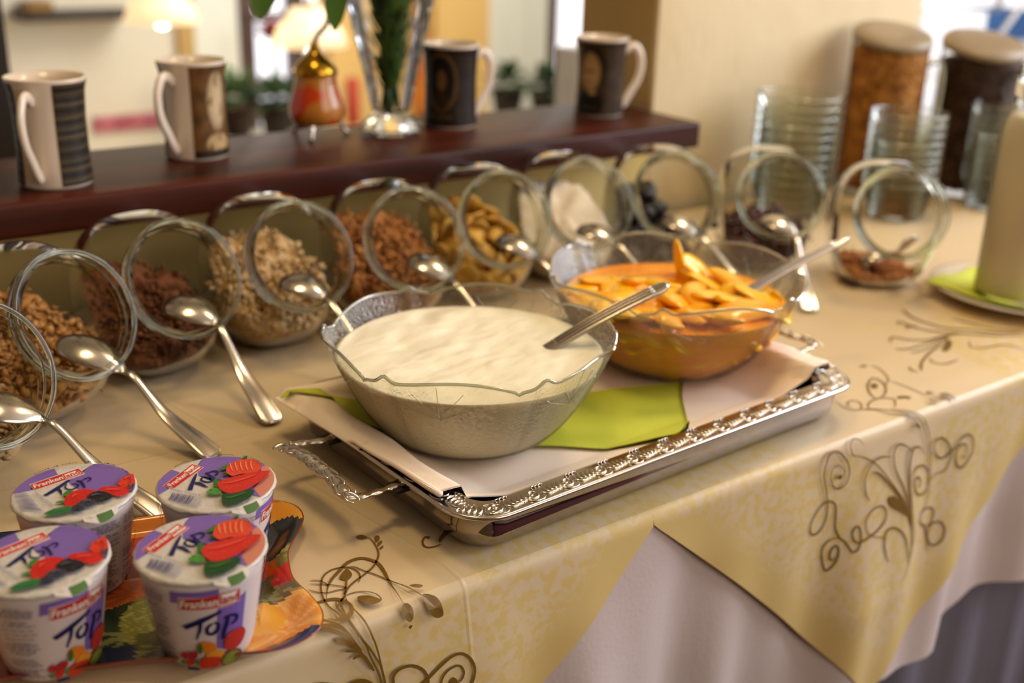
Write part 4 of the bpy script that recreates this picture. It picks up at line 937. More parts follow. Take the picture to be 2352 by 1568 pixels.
# ================================================================== GLASS BOWLS
def make_bowl(loc, rz, R, H, label, n=6):
    e = tag(empty('glass_bowl', loc, rz), label, 'bowl')
    def rimz(a):
        f = abs(math.sin(n * a / 2)); d = ((a * n / (2 * PI)) % 1); d = min(d, 1 - d) / n * 2 * PI
        ds = abs(((a * n / (2 * PI)) % 1) - .17) / n * 2 * PI
        return H * .965 + .0062 * f ** .5 + .0050 * math.exp(-(ds / .050) ** 2) - .0018 * math.sin(n * a + .7)
    def prof(t, a):                                              # t 0..1 up the wall
        zt = rimz(a); z = zt * t; r = .050 + (R - .050) * (t ** .50) if t > 0 else .046
        if t > .72: r += .0022 * math.sin(n * a) * (t - .72) / .28
        return r, z
    V = []; F = []; na = 240; T = [0, .01, .03, .06, .1, .15, .2, .27, .35, .43, .5, .57, .64, .7, .76, .82, .88, .93, .97, 1]
    for r in (.001, .02, .038):
        for j in range(na): a = 2 * PI * j / na; V.append((r * math.cos(a), r * math.sin(a), .0012))
    for t in T:
        for j in range(na): a = 2 * PI * j / na; r, z = prof(t, a); V.append((r * math.cos(a), r * math.sin(a), z))
    k = 3 + len(T)
    for i in range(k - 1):
        for j in range(na): F.append((i * na + j, i * na + (j + 1) % na, (i + 1) * na + (j + 1) % na, (i + 1) * na + j))
    mobj('wall', V, F, M['bowlglass'], e)
    P = []
    for j in range(na): a = 2 * PI * j / na; r, z = prof(1, a); P.append(Vector((r * math.cos(a), r * math.sin(a), z)))
    V = []; F = []; m_ = 8
    for j, p in enumerate(P):
        T_ = (P[(j + 1) % na] - P[j - 1]).normalized(); o_ = Vector((p.x, p.y, 0)).normalized(); up = T_.cross(o_)
        if up.z < 0: up = -up
        for q_ in range(m_): a = 2 * PI * q_ / m_; V.append(p + o_ * (.0013 * math.cos(a)) + up * (.0013 * math.sin(a)))
    for j in range(na):
        for q_ in range(m_): F.append((j * m_ + q_, j * m_ + (q_ + 1) % m_, ((j + 1) % na) * m_ + (q_ + 1) % m_, ((j + 1) % na) * m_ + q_))
    mobj('lip', V, F, M['liprim'], e)
    # pressed leaf veins on the outside of every lobe
    for k in range(n):
        a0 = 2 * PI * (k + .5) / n
        for da0, da1, t0, t1 in ((0, 0, .62, .97), (0, .17, .66, .90), (0, -.17, .66, .90), (0, .30, .62, .80), (0, -.30, .62, .80)):
            PP = []
            for i in range(9): t = i / 8; a = a0 + da0 + (da1 - da0) * t ** .8; r, z = prof(t0 + (t1 - t0) * t, a); PP.append(Vector(((r + .0004) * math.cos(a), (r + .0004) * math.sin(a), z)))
            VV, FF = tube(PP, .00028, 5); mobj('leaf_vein', VV, FF, M['liprim'], e)
    q = MB(); V, F = lathe([(.040, .0), (.0465, .0), (.048, .002), (.045, .0035), (.040, .0025)], 96, True); q.add(V, F); q.build('foot_ring', M['liprim'], e)
    return e, prof
M['liprim'] = thin_glass('pressed_glass_lip', '#D9DCCB', '#9CA48E', .08, .22, .30, '#DADAC4')
B1 = Vector((.4600, .6780, .0165)); B2 = Vector((.7010, .7030, .0165))
bowl1, prof1 = make_bowl(B1, math.radians(14), .1105, .0800, 'pressed glass bowl with leafy rim filled with white yogurt')
bowl2, prof2 = make_bowl(B2, math.radians(31), .1150, .0830, 'pressed glass bowl with leafy rim filled with peach slices')
def filling(name, loc, rz, prof, ztop, inset, m, swirl, H):
    V = []; F = []; na = 120; rt = 0; Hm = H
    ts = [t for t in np.linspace(.03, ztop / Hm, 14)]
    rings = []
    for t in ts:
        rings.append([(lambda r, z: ((r - inset) * math.cos(a), (r - inset) * math.sin(a), Hm * t + .001))(*prof(t, a)) for a in [2 * PI * j / na for j in range(na)]])
    R = prof(ztop / Hm, 0)[0] - inset
    for k in range(1, 44):
        r = R * (1 - k / 43.0) if k < 43 else .0005
        rings.append([(r * math.cos(a), r * math.sin(a), Hm * ts[-1] + .001 + (swirl(r * math.cos(a), r * math.sin(a)) * min(1, (R - r) / .006))) for a in [2 * PI * j / na for j in range(na)]])
    V = [p for l in rings for p in l]
    for i in range(len(rings) - 1):
        for j in range(na): F.append((i * na + j, i * na + (j + 1) % na, (i + 1) * na + (j + 1) % na, (i + 1) * na + j))
    F.append(tuple(range(na))[::-1])
    o = mobj(name, V, F, m); o.location = loc; o.rotation_euler = (0, 0, rz); return o
def sw_y(x, y):
    d = .0016 * math.sin(52 * x + 30 * y + 3 * noise.noise(Vector((x * 14, y * 14, 0)))) * noise.noise(Vector((x * 9, y * 9, 3)))
    d += .0022 * noise.noise(Vector((x * 22, y * 40, 7))) + .001 * noise.noise(Vector((x * 60, y * 90, 2)))
    return d
def sw_p(x, y): return .0012 * noise.noise(Vector((x * 30, y * 30, 1)))
tag(filling('yogurt', B1, math.radians(14), prof1, .066, .0018, M['yogurt'], sw_y, .0800), 'thick cream white yogurt filling the front glass bowl', 'yogurt', kind='stuff')
tag(filling('peach_syrup', B2, math.radians(31), prof2, .060, .0045, M['syrup'], sw_p, .0830), 'clear orange syrup around the peach slices', 'syrup', kind='stuff')
def peach_mesh(arcdeg, R, w, t, seed):
    n = 18; V = []; F = []; m_ = 10; a0 = math.radians(arcdeg)
    for i in range(n + 1):
        u = i / n; a = (u - .5) * a0; s_ = max(.04, math.sin(PI * (u * .94 + .03)) ** .55); c = Vector((R * math.cos(a) - R, R * math.sin(a), 0)); o_ = Vector((math.cos(a), math.sin(a), 0))
        for j in range(m_):
            b = 2 * PI * j / m_; cx_, cz_ = math.cos(b), math.sin(b); cx2 = cx_ * (1 if cx_ > 0 else .55)
            k_ = 1 + .10 * noise.noise(Vector((u * 4, b, seed))); V.append(c + o_ * (cx2 * w * s_ * k_) + Vector((0, 0, cz_ * t * s_ * k_ * (1 if cx_ > 0 else .7))))
    for i in range(n):
        for j in range(m_): F.append((i * m_ + j, i * m_ + (j + 1) % m_, (i + 1) * m_ + (j + 1) % m_, (i + 1) * m_ + j))
    F += [tuple(range(m_))[::-1], tuple(range(n * m_, (n + 1) * m_))]; return V, F
protos = []
for i, (ad, R_, w_, t_) in enumerate([(84, .032, .0120, .0042), (95, .028, .0125, .0055), (78, .036, .0110, .0040), (100, .026, .0140, .0062)]):
    for mk in ('peach', 'peach2'):
        V, F = peach_mesh(ad, R_, w_, t_, i); o = mobj('peach_slice', V, F, M[mk]); COL.objects.unlink(o); protos.append(o)
def peach(k, loc, rot, lab=None):
    c = protos[k % 8].copy(); COL.objects.link(c); c.name = 'peach_slice'; c.location = loc; c.rotation_euler = rot
    tag(c, 'orange peach ' + lab if lab else 'glossy orange peach slice on the syrup surface of the right bowl', 'peach slice', 'peach slices in the glass bowl' + (' wall' if lab else '')); return c
zt = B2.z + .0620
TOPS = [((1345, 684), (.15, -.2, 2.4), 3), ((1372, 700), (.1, .1, 2.9), 7), ((1400, 655), (.2, .1, 1.2), 0), ((1440, 655), (.1, -.2, 1.5), 4), ((1480, 650), (.2, .3, 1.7), 2), ((1573, 636), (1.25, .5, 1.0), 3),
        ((1612, 648), (1.0, -.3, .6), 1), ((1640, 664), (.28, .3, .3), 5), ((1690, 668), (.28, .2, -.2), 2), ((1735, 690), (.3, -.3, .2), 3), ((1765, 702), (.28, .2, .1), 1), ((1725, 716), (.2, .3, .6), 7),
        ((1590, 712), (.2, .2, 2.0), 0), ((1560, 700), (.4, -.2, 1.8), 6), ((1620, 724), (.2, .1, 2.2), 4), ((1500, 712), (.1, .1, 2.4), 2), ((1450, 722), (.28, .2, 2.0), 1), ((1420, 735), (.28, .1, 2.3), 5),
        ((1485, 735), (.4, .1, 2.1), 0), ((1650, 735), (.3, -.1, 2.6), 6), ((1540, 735), (.1, .0, 2.3), 4), ((1330, 710), (.3, .2, 3.3), 4), ((1660, 690), (.2, .2, 1.2), 7), ((1530, 676), (.1, .3, 1.4), 5)] + [(p, (.15 * math.sin(i * 3), .2 * math.cos(i * 2), i * 1.9), i) for i, p in enumerate([(1308, 694), (1335, 668), (1392, 690), (1425, 668), (1458, 664), (1505, 656), (1530, 694), (1472, 698), (1605, 690), (1702, 704), (1560, 730), (1382, 724), (1345, 720), (1650, 655), (1700, 730)])]
for i, (p, r, k) in enumerate(TOPS):
    l = atz(p[0], p[1], zt); dv = Vector((l.x - B2.x, l.y - B2.y, 0)); Rm = .082
    if dv.length > Rm: dv *= Rm / dv.length
    o = peach(k, (B2.x + dv.x, B2.y + dv.y, zt + (.0004 + .0012 * (i % 3) if r[0] < .7 else .003)), r)
    if i == 5: o['label'] = 'yellow orange peach slice standing upright at the back of the bowl'
    if i == 6: o['label'] = 'peach slice tilted up just right of the upright slice'
    if i == 0: o['label'] = 'leftmost shiny peach slice on the syrup'
    o.scale = (1.5, 1.45, 1.2)
for i in range(34):                                              # slices pressed against the wall, seen through the glass
    a = math.radians(150 + 240 * ((i * .618) % 1)); z = [.014, .028, .041, .054][i % 4]; r, _ = prof2(z / .083, a); r -= .0135 + .002 * (i % 2) + (.008 if z < .02 else .002 if z < .035 else 0)
    peach(i, (B2.x + r * math.cos(a), B2.y + r * math.sin(a), B2.z + z), (random.uniform(-.9, .9), random.uniform(.3, .6), a + random.uniform(-.12, .12)), 'slice in the bowl pressed against the glass wall')
def serving_handle(p0, p1, w0_, w1_, label):
    p0, p1 = Vector(p0), Vector(p1); d = p1 - p0; pre = p0 - d * .16 - Vector((0, 0, .006)); n = 40
    P = [pre.lerp(p1, i / (n - 1)) + Vector((0, 0, .004 * math.sin(PI * i / (n - 1)))) for i in range(n)]
    Wd = [w0_ + (w1_ - w0_) * sstep(i / (n * .6)) for i in range(n)]
    for k in range(4): Wd[-1 - k] *= math.sqrt(max(.02, 1 - ((4 - k) / 4.2) ** 2))
    e = tag(empty('serving_spoon', p0), label, 'serving spoon'); V, F = spoon_mesh(P, Wd, [.0006] * n, Vector((0, -.25, 1)), False, .0022); mobj('handle', [v - p0 for v in V], F, M['spoonsteel'], e)
    q = MB()
    T = (P[-1] - P[0]).normalized(); Sd = T.cross(Vector((0, -.25, 1))).normalized(); Nn = Sd.cross(T)
    for u in (-.62, -.1, .42): q.add(*tube([P[i] + Sd * Wd[i] * u + Nn * .0012 for i in range(9, n - 4)], .00055, 5))
    q.build('raised_ridge', M['spoonsteel'], e) ; q = MB()
    for v in q.V: pass
    for ch in e.children:
        if ch.name.startswith('raised'): ch.data.transform(Matrix.Translation(-p0))
    Q = [p0 - d.normalized() * (.012 + .052 * t) - Vector((0, 0, .008 + .018 * t)) for t in np.linspace(0, 1, 24)]
    V, F = spoon_mesh(Q, [max(.003, .020 * egg(t * .97 + .02)) for t in np.linspace(0, 1, 24)], [-.008 * egg(t) for t in np.linspace(0, 1, 24)], Vector((0, 0, 1)), False, .0014); mobj('bowl', [v - p0 for v in V], F, M['spoonsteel'], e)
def on_ray(px, py, y): return aty(px, py, y)
p0 = atz(1243, 800, B1.z + .0665); serving_handle(p0, on_ray(1536, 650, p0.y - .035), .0058, .0062, 'steel serving spoon standing in the yogurt, grooved handle to the right')
p0 = atz(1662, 694, B2.z + .0620); serving_handle(p0, on_ray(1950, 544, p0.y - .030), .0062, .0040, 'steel serving spoon standing in the peaches, thin handle to the upper right')

# ================================================================== GLASS BOWL STACKS
def nested(px, py, y, rad, n, label, grp, step=.0115, h0=.0):
    c = aty(px, py, y)
    prof = [(0, .001), (rad * .62, 0), (rad * .74, .004), (rad * .80, .014), (rad * .86, .030), (rad * .955, .044), (rad * 1.0, .050), (rad * 1.01, .052)]
    V, F = lathe(prof, 64); proto = mobj('glass_dish', V, F, M['stackglass']); COL.objects.unlink(proto)
    rv, rf = lathe([(rad * 1.0, .0505), (rad * 1.018, .0515), (rad * 1.018, .0530), (rad * .992, .0535), (rad * .985, .0515)], 64, True); rp = mobj('rim', rv, rf, M['rimglass']); COL.objects.unlink(rp)
    for i in range(n):
        e = tag(empty('glass_dish', (c.x, c.y, .004 + i * step)), ('topmost dish of ' if i == n - 1 else 'bottom dish of ' if i == 0 else ['', '', 'second', 'third', 'fourth', 'fifth', 'sixth', 'seventh', 'eighth', 'ninth'][n - i] + ' dish from the top in ') + label, 'dish', grp)
        for o, nm in ((proto, 'dish_wall'), (rp, 'rim')): k_ = o.copy(); COL.objects.link(k_); k_.parent = e; k_.name = nm
    return c
sx1 = nested(1803, 520, 1.045, .0585, 10, 'the left glass stack, nearest the shelf end', 'glass dishes in the left stack', .0128)
sx2 = nested(2050, 520, .955, .0520, 9, 'the middle glass stack, before the golden cereal canister', 'glass dishes in the middle stack', .0118)
sx3 = nested(2262, 520, .915, .0470, 9, 'the right glass stack, beside the milk bottle', 'glass dishes in the right stack', .0122)

# ================================================================== STORAGE CANISTERS
def tilt(v): return .24 * (v[0] * .8 + v[1] * .6) - .10 * (.81 * v[0] - .58 * v[1])
def canister(px_top, y, rad, ztop, mcont, fill, label, clab, haz):
    c = aty(*px_top, y); e = tag(empty('storage_canister', (c.x, c.y, .004)), label, 'canister', 'tall lidded cereal canisters'); H = c.z - .004
    V, F = lathe([(0, .004), (rad * .96, .002), (rad, .006), (rad, H * .97), (rad * 1.02, H * .985), (rad * 1.0, H * .985)], 56); V = [(v[0], v[1], v[2] + (tilt(v) if v[2] > H * .9 else 0)) for v in V]; mobj('body', V, F, M['glass'], e)
    V, F = lathe([(0, H + .004), (rad * .5, H + .004), (rad * .98, H + .002), (rad * 1.03, H - .002), (rad * 1.03, H - .009), (rad * .99, H - .009), (rad * .98, H - .002), (0, H - .001)], 56); V = [(v[0], v[1], v[2] + tilt(v)) for v in V]; mobj('lid', V, F, M['lid'], e)
    a = math.radians(haz); d = Vector((math.cos(a), math.sin(a), 0)); P = cat([d * rad + Vector((0, 0, H * .82)), d * (rad + .022) + Vector((0, 0, H * .84)), d * (rad + .032) + Vector((0, 0, H * .74)), d * (rad + .030) + Vector((0, 0, H * .5)), d * (rad + .016) + Vector((0, 0, H * .34)), d * rad + Vector((0, 0, H * .30))], 7)
    V, F = tube(P, .0052, 10); mobj('handle', V, F, M['rimglass'], e)
    V, F = lathe([(0, .0105), (rad * .93, .0105), (rad * .94, .02), (rad * .94, H * fill - .004), (rad * .85, H * fill), (0, H * fill + .003)], 40); me = [Vector(v) for v in V]
    me = [Vector((v.x * (1 + .012 * noise.noise(v * 90)), v.y * (1 + .012 * noise.noise(v * 90)), v.z)) for v in me]; o = mobj('cereal', me, F, M[mcont]); o.location = e.location
    rng = np.random.RandomState(int(px_top[0])); n = 1500; th = rng.rand(n) * 2 * PI; z = .012 + rng.rand(n) * (H * fill - .018); PP = np.stack([np.cos(th) * rad * .925, np.sin(th) * rad * .925, z], 1); NN = np.stack([np.cos(th), np.sin(th), th * 0], 1)
    fm = flakes_mesh('coat', PP, NN * 3, .0052, M[mcont], .7, 'flake'); bm = bmesh.new(); bm.from_mesh(o.data); bm.from_mesh(fm); bm.to_mesh(o.data); bm.free(); bpy.data.meshes.remove(fm)
    tag(o, clab, 'cereal', kind='stuff')
canister((2052, 78), 1.070, .0560, .25, 'cereal_gold', .93, 'tall glass canister of golden brown cereal with grey lid and handle', 'golden brown cereal filling the left canister', -35)
canister((2262, 98), 1.000, .0590, .25, 'cereal_dark', .90, 'tall glass canister of dark brown cereal with grey lid', 'dark brown cereal filling the right canister', -95)

# ================================================================== MILK BOTTLE ON A PLATE
c = aty(2384, 700, .622); mx_, my_ = 1.176, .640
pl = tag(empty('plate', (mx_ + .012, my_ + .004, .004)), 'white round plate under the lime napkin and the milk bottle', 'plate')
V, F = lathe([(0, 0), (.055, 0), (.060, .003), (.085, .009), (.098, .013), (.0985, .0145), (.096, .0145), (.082, .0115), (.058, .0055), (0, .0045)], 72); mobj('dish', V, F, M['plate'], pl)
q = MB(); n = 40; V = []; F = []
A_, B_, C_, D_ = Vector((1.103, .713, 0)), Vector((1.118, .560, 0)), Vector((1.262, .585, 0)), Vector((1.242, .722, 0))
for i in range(n + 1):
    for j in range(n + 1):
        u, v = i / n, j / n; p = A_ * (1 - u) * (1 - v) + B_ * u * (1 - v) + C_ * u * v + D_ * (1 - u) * v; r = (Vector((p.x - mx_ - .012, p.y - my_ - .004, 0))).length
        z = .0115 + .010 * sstep((r - .05) / .045) - .004 * sstep((r - .10) / .03) + .0015 * math.sin(p.x * 90) * sstep((r - .05) / .04); V.append((p.x, p.y, z))
F = [(i * (n + 1) + j, (i + 1) * (n + 1) + j, (i + 1) * (n + 1) + j + 1, i * (n + 1) + j + 1) for i in range(n) for j in range(n)]
o = mobj('lime_napkin', V, F, M['lime']); sm_ = o.modifiers.new('solid', 'SOLIDIFY'); sm_.thickness = .0008
tag(o, 'lime green paper napkin on the plate under the milk bottle', 'napkin')
e = tag(empty('milk_bottle', (mx_, my_, .0140)), 'tall glass carafe full of milk at the right edge', 'bottle')
bp_ = [(0, 0), (.046, 0), (.0485, .003), (.0485, .175), (.0468, .188), (.0425, .1980), (.0385, .205), (.0405, .213), (.0370, .219), (.0400, .226), (.0372, .232), (.0410, .241), (.0412, .250), (.0385, .250)]
V, F = lathe(bp_, 64); mobj('body', V, F, M['glass'], e)
for k, z in enumerate((.2165, .2245, .2320)):
    P = [Vector((.0392 * math.cos(a), .0392 * math.sin(a), z + .003 * math.sin(a + k))) for a in np.linspace(0, 2 * PI, 40)]; V, F = tube(P, .0030, 8); mobj('neck_ring', V, F, M['rimglass'], e)
V, F = lathe([(0, .0035), (.0470, .0035), (.0477, .006), (.0477, .175), (.0460, .1880), (.0415, .1975), (0, .1980)], 56); o = mobj('milk', V, F, M['milk']); o.location = e.location; tag(o, 'white milk filling the carafe at the right edge', 'milk', kind='stuff')

# ================================================================== THINGS BEHIND AT THE UPPER RIGHT
yb = 1.62
tag(box('side_counter', (WX + .002, 1.32, -.75), (3.4, 2.1, .10), M['white'], bev=.005), 'white side counter seen past the wall end at upper right', 'counter')
x0, x1, z0, z1 = prect(2112, 30, 2262, 130, 1.5)
tag(box('white_carton', (x0, 1.5, .1005), (x1, 1.60, z1), M['white'], bev=.004), 'white carton standing behind the two cereal canisters', 'carton')
x0, x1, z0, z1 = prect(2236, 30, 2330, 80, 1.72)
tag(box('blue_crate', (x0, 1.72, .1005), (x1 + .12, 1.86, z1), M['blue'], bev=.006), 'blue plastic crate behind the dark cereal canister', 'crate')
for k, (pa, pb) in enumerate([((2290, 90), (2362, -10))]):
    a, b = aty(*pa, 1.42), aty(*pb, 1.42); V, F = tube([Vector((a.x, a.y, max(.103, a.z))), b, b + (b - a) * .5], .006, 8); q = MB(); q.add(V, F)
    tag(q.build('white_rod', M['white']), 'slanting white rod at the far upper right corner', 'rod')
x0, x1, z0, z1 = prect(2116, -60, 2500, 22, 2.6)
w3 = struct(empty('window_3', (x0, 2.6, z0))); box('pane', (0, .02, 0), (1.7, .03, 1.3), M['sky2'], w3); box('frame', (-.05, 0, -.04), (1.75, .05, 0), M['white'], w3); box('frame', (-.05, 0, 0), (0, .05, 1.3), M['white'], w3); box('frame', (.5, 0, 0), (.53, .05, 1.3), M['white'], w3)
struct(box('wall_back_right', (2.5, 2.66, -.75), (4.6, 2.74, 1.85), M['wall']))

# unseen burgundy chair, added only for the dark red reflection in the tray wall
ch = tag(empty('reflection_chair', (.62, .13, -.75)), 'unseen chair with burgundy seat, added for its reflection in the tray', 'chair')
box('seat', (-.21, -.20, .43), (.21, .24, .49), M['burgundy'], ch, bev=.02); box('backrest', (-.20, -.24, .55), (.20, -.20, .72), M['burgundy'], ch, bev=.015)
for sx in (-.19, .155):
    for sy, hh in ((-.235, .70), (.19, .43)): box('leg', (sx, sy, 0), (sx + .035, sy + .035, hh), M['darkwood'], ch, bev=.004)


# ================================================================== FRUIT PRINT TRAY
MT_C = Vector((.128, .6275, .0035)); MT_A = math.radians(-20.5)
mt = tag(empty('melamine_tray', MT_C, MT_A), 'small wavy edged tray printed with fruit under the yogurt cups', 'tray')
half = [(0, .079), (.05, .080), (.09, .0845), (.125, .087), (.146, .076), (.152, .058), (.147, .038), (.139, .018), (.1375, 0)]
q1 = half; q4 = [(x, -y) for x, y in half[::-1][1:]]; q3 = [(-x, -y) for x, y in half[1:]]; q2 = [(-x, y) for x, y in half[::-1][1:-1]]
OUT = cat([Vector((x, y, 0)) for x, y in q1 + q4 + q3 + q2], 8, True)
MRm = Matrix.Rotation(-MT_A, 3, 'Z')
def tl(px, py, z=.006): p = atz(px, py, z) - MT_C; p.z = 0; return MRm @ p
FR = []                                                          # printed fruit: centre, radii, angle, kind
def fr(px, py, rx, ry, ang, kind, col, col2): p = tl(px, py); FR.append((p.x, p.y, rx, ry, math.radians(ang), kind, lin(col), lin(col2)))
fr(480, 1330, .030, .022, 10, 'slice', '#C8501A', '#E07A22'); fr(640, 1250, .019, .026, -20, 'plum', '#14161C', '#262B36'); fr(560, 1215, .03, .014, 0, 'leaf', '#5A5A22', '#8A7C2A')
fr(640, 1215, .035, .022, 20, 'plum', '#D0701E', '#E09A2A'); fr(640, 1250, .019, .027, -10, 'plum', '#12141A', '#222833')
fr(690, 1290, .012, .026, -30, 'leaf', '#4A4A22', '#7A7434'); fr(620, 1380, .022, .020, 30, 'leaf', '#2E3A1E', '#56602C'); fr(670, 1340, .012, .012, 0, 'plum', '#B01E16', '#C83020')
fr(690, 1375, .016, .010, 0, 'leaf', '#6A5A34', '#8A7440'); fr(660, 1450, .032, .024, 60, 'slice', '#E08A2A', '#F0B860'); fr(650, 1515, .034, .012, 25, 'plum', '#1C2248', '#30386A')
fr(590, 1425, .018, .016, 0, 'plum', '#D8881C', '#E8A832'); fr(310, 1365, .034, .017, 0, 'slice', '#C05018', '#D87820'); fr(300, 1460, .030, .034, 20, 'leaf', '#1C2A18', '#304226')
fr(365, 1425, .022, .030, 0, 'melon', '#6E6A28', '#8E8838'); fr(290, 1545, .052, .024, -6, 'plum', '#12162A', '#232A4C'); fr(60, 1560, .02, .02, 0, 'plum', '#7A1810', '#A02818')
fr(370, 1490, .014, .020, 20, 'leaf', '#3A3A1C', '#5A5A2A'); fr(560, 1560, .03, .012, 10, 'plum', '#8E1410', '#B02418')
def paint_tray(x, y, edge):
    n1 = noise.noise(Vector((x * 22, y * 22, 1))); n2 = noise.noise(Vector((x * 70, y * 70, 4)))
    b = mix(lin('#7A1208'), lin('#A8380C'), .45 + .9 * n1 + .2 * n2)
    if edge < .016: b = mix(lin('#A8400C'), lin('#C87418'), .5 + 1.2 * n1)
    if edge < .016 and noise.noise(Vector((x * 16, y * 16, 9))) > .22: b = mix(lin('#181C3A'), lin('#2C3050'), .5 + n2)
    for cx_, cy_, rx, ry, an, kind, c_, d_ in FR:
        dx, dy = x - cx_, y - cy_; u = (dx * math.cos(an) + dy * math.sin(an)) / rx; v = (-dx * math.sin(an) + dy * math.cos(an)) / ry; r = math.hypot(u, v) * (1 + .08 * math.sin(5 * math.atan2(v, u)) if kind == 'leaf' else 1)
        if r < 1:
            if kind == 'slice': s_ = abs(math.sin(5 * math.atan2(v, u))); b = mix(d_, c_, s_ * .9 + .2 * n2) if r < .86 else mix(d_, lin('#F0B050'), .5)
            elif kind == 'leaf': b = mix(c_, d_, .5 + n1 + n2) if abs(v) > .07 and abs(abs(v) - abs(u) * .6 % .4) > .06 else mix(d_, lin('#B0A860'), .4)
            elif kind == 'melon': b = mix(c_, d_, .5 + n1) if min(abs(math.sin(u * 11 + v * 4)), abs(math.sin(v * 11 - u * 4))) > .22 else lin('#9A9650')
            else: b = mix(c_, d_, .5 + n1 * .9 + n2 * .4)
    return b
V = []; F = []; C = []; n = len(OUT); K_ = 56
for k in range(K_ + 1):
    t = k / K_
    for p in OUT: V.append((p.x * t if k else p.x * .001, p.y * t if k else p.y * .001, .0035 + .0075 * sstep((t - .86) / .14)))
for k in range(K_):
    for j in range(n):
        F.append((k * n + j, k * n + (j + 1) % n, (k + 1) * n + (j + 1) % n, (k + 1) * n + j)); t = (k + .5) / K_; p = (OUT[j] + OUT[(j + 1) % n]) * .5 * t; C.append(paint_tray(p.x, p.y, (1 - t) * .09))
b0 = len(V)
for t, z in ((1.006, .0108), (1.0, .0098), (.88, .0012), (.85, 0)):
    for p in OUT: V.append((p.x * t, p.y * t, z))
for i, k0 in enumerate([K_ * n, b0, b0 + n, b0 + 2 * n]):
    k1 = b0 + i * n
    for j in range(n): F.append((k0 + j, k0 + (j + 1) % n, k1 + (j + 1) % n, k1 + j)); C.append(lin('#8A3A14'))
mobj('dish', V, F, M['melamine'], mt, True, C)

# ================================================================== YOGURT CUPS
CH, CR, CB = .0625, .0350, .0240                                 # height, flange radius, base radius
LZ = .0700                                                       # lid height above the cloth used to read the print off the photograph
LAYER = .00005
class Dec:                                                       # flat printed shapes, each one colour, mapped onto a surface
    def __init__(s): s.b = MB(); s.k = 0
    def poly(s, P, col, fmap, smooth=0, cut=None):
        if smooth: P = [tuple(v)[:2] for v in cat([Vector((a, b, 0)) for a, b in P], smooth, True)]
        s.k += 1; bm = bmesh.new(); vs = [bm.verts.new((a, b, 0)) for a, b in P]
        try: f = bm.faces.new(vs)
        except Exception: bm.free(); return
        bmesh.ops.triangulate(bm, faces=bm.faces[:], ngon_method='EAR_CLIP'); s._put(bm, col, fmap, cut)
    def _put(s, bm, col, fmap, cut):
        if cut:
            lo = min(v.co.x for v in bm.verts); hi = max(v.co.x for v in bm.verts); x = lo + cut
            while x < hi: bmesh.ops.bisect_plane(bm, geom=bm.verts[:] + bm.edges[:] + bm.faces[:], plane_co=(x, 0, 0), plane_no=(1, 0, 0)); x += cut
        bm.verts.index_update(); V = [fmap(v.co.x, v.co.y, s.k * LAYER) for v in bm.verts]
        F = []
        for f in bm.faces:
            ix = [v.index for v in f.verts]
            if f.normal.z < 0: ix = ix[::-1]
            F.append(tuple(ix))
        s.b.add(V, F, lin(col) if isinstance(col, str) else col); bm.free()
    def text(s, txt, quad, col, fmap, cut=None, bold=0.0):
        """quad: four corners (bl, br, tr, tl) in print coordinates"""
        s.k += 1; cu = bpy.data.curves.new('t', 'FONT'); cu.body = txt; cu.resolution_u = 2; cu.offset = bold; o = bpy.data.objects.new('t', cu); COL.objects.link(o)
        dg = bpy.context.evaluated_depsgraph_get(); me = bpy.data.meshes.new_from_object(o.evaluated_get(dg)); bm = bmesh.new(); bm.from_mesh(me)
        bpy.data.objects.remove(o); bpy.data.curves.remove(cu); bpy.data.meshes.remove(me)
        if not bm.verts: bm.free(); return
        bmesh.ops.triangulate(bm, faces=bm.faces[:])
        x0 = min(v.co.x for v in bm.verts); x1 = max(v.co.x for v in bm.verts); y0 = min(v.co.y for v in bm.verts); y1 = max(v.co.y for v in bm.verts)
        a, b, c_, d = [Vector((*p, 0)) for p in quad]
        for v in bm.verts:
            u, w = (v.co.x - x0) / (x1 - x0), (v.co.y - y0) / max(1e-6, y1 - y0); v.co = a * (1 - u) * (1 - w) + b * u * (1 - w) + c_ * u * w + d * (1 - u) * w
        s._put(bm, col, fmap, cut)
PUR, PURL, NAVY, RED, WH, GRN, DGRN = '#7A5FA8', '#8E74B4', '#1E1A56', '#C0242A', '#E6DCCF', '#3C7A2C', '#1E4420'
def inside(p, Q):
    c = False; n = len(Q)
    for i in range(n):
        a, b = Q[i], Q[i - 1]
        if (a[1] > p[1]) != (b[1] > p[1]) and p[0] < (b[0] - a[0]) * (p[1] - a[1]) / (b[1] - a[1]) + a[0]: c = not c
    return c
def speckle(D, Q, n, col, w, h, fmap, seed=0):                   # seeds, bumps and veins of the printed fruit
    rg = random.Random(seed + n); xs = [p[0] for p in Q]; ys = [p[1] for p in Q]; k = 0; D.k += 1
    for _ in range(n * 6):
        p = (rg.uniform(min(xs), max(xs)), rg.uniform(min(ys), max(ys)))
        if k >= n: break
        if inside(p, Q): D.poly([(p[0] - w, p[1]), (p[0], p[1] - h), (p[0] + w, p[1]), (p[0], p[1] + h)], col if not isinstance(col, list) else rg.choice(col), fmap); D.k -= 1; k += 1
def lidmap(x, y, k): return (x, y, CH + .0004 + k)
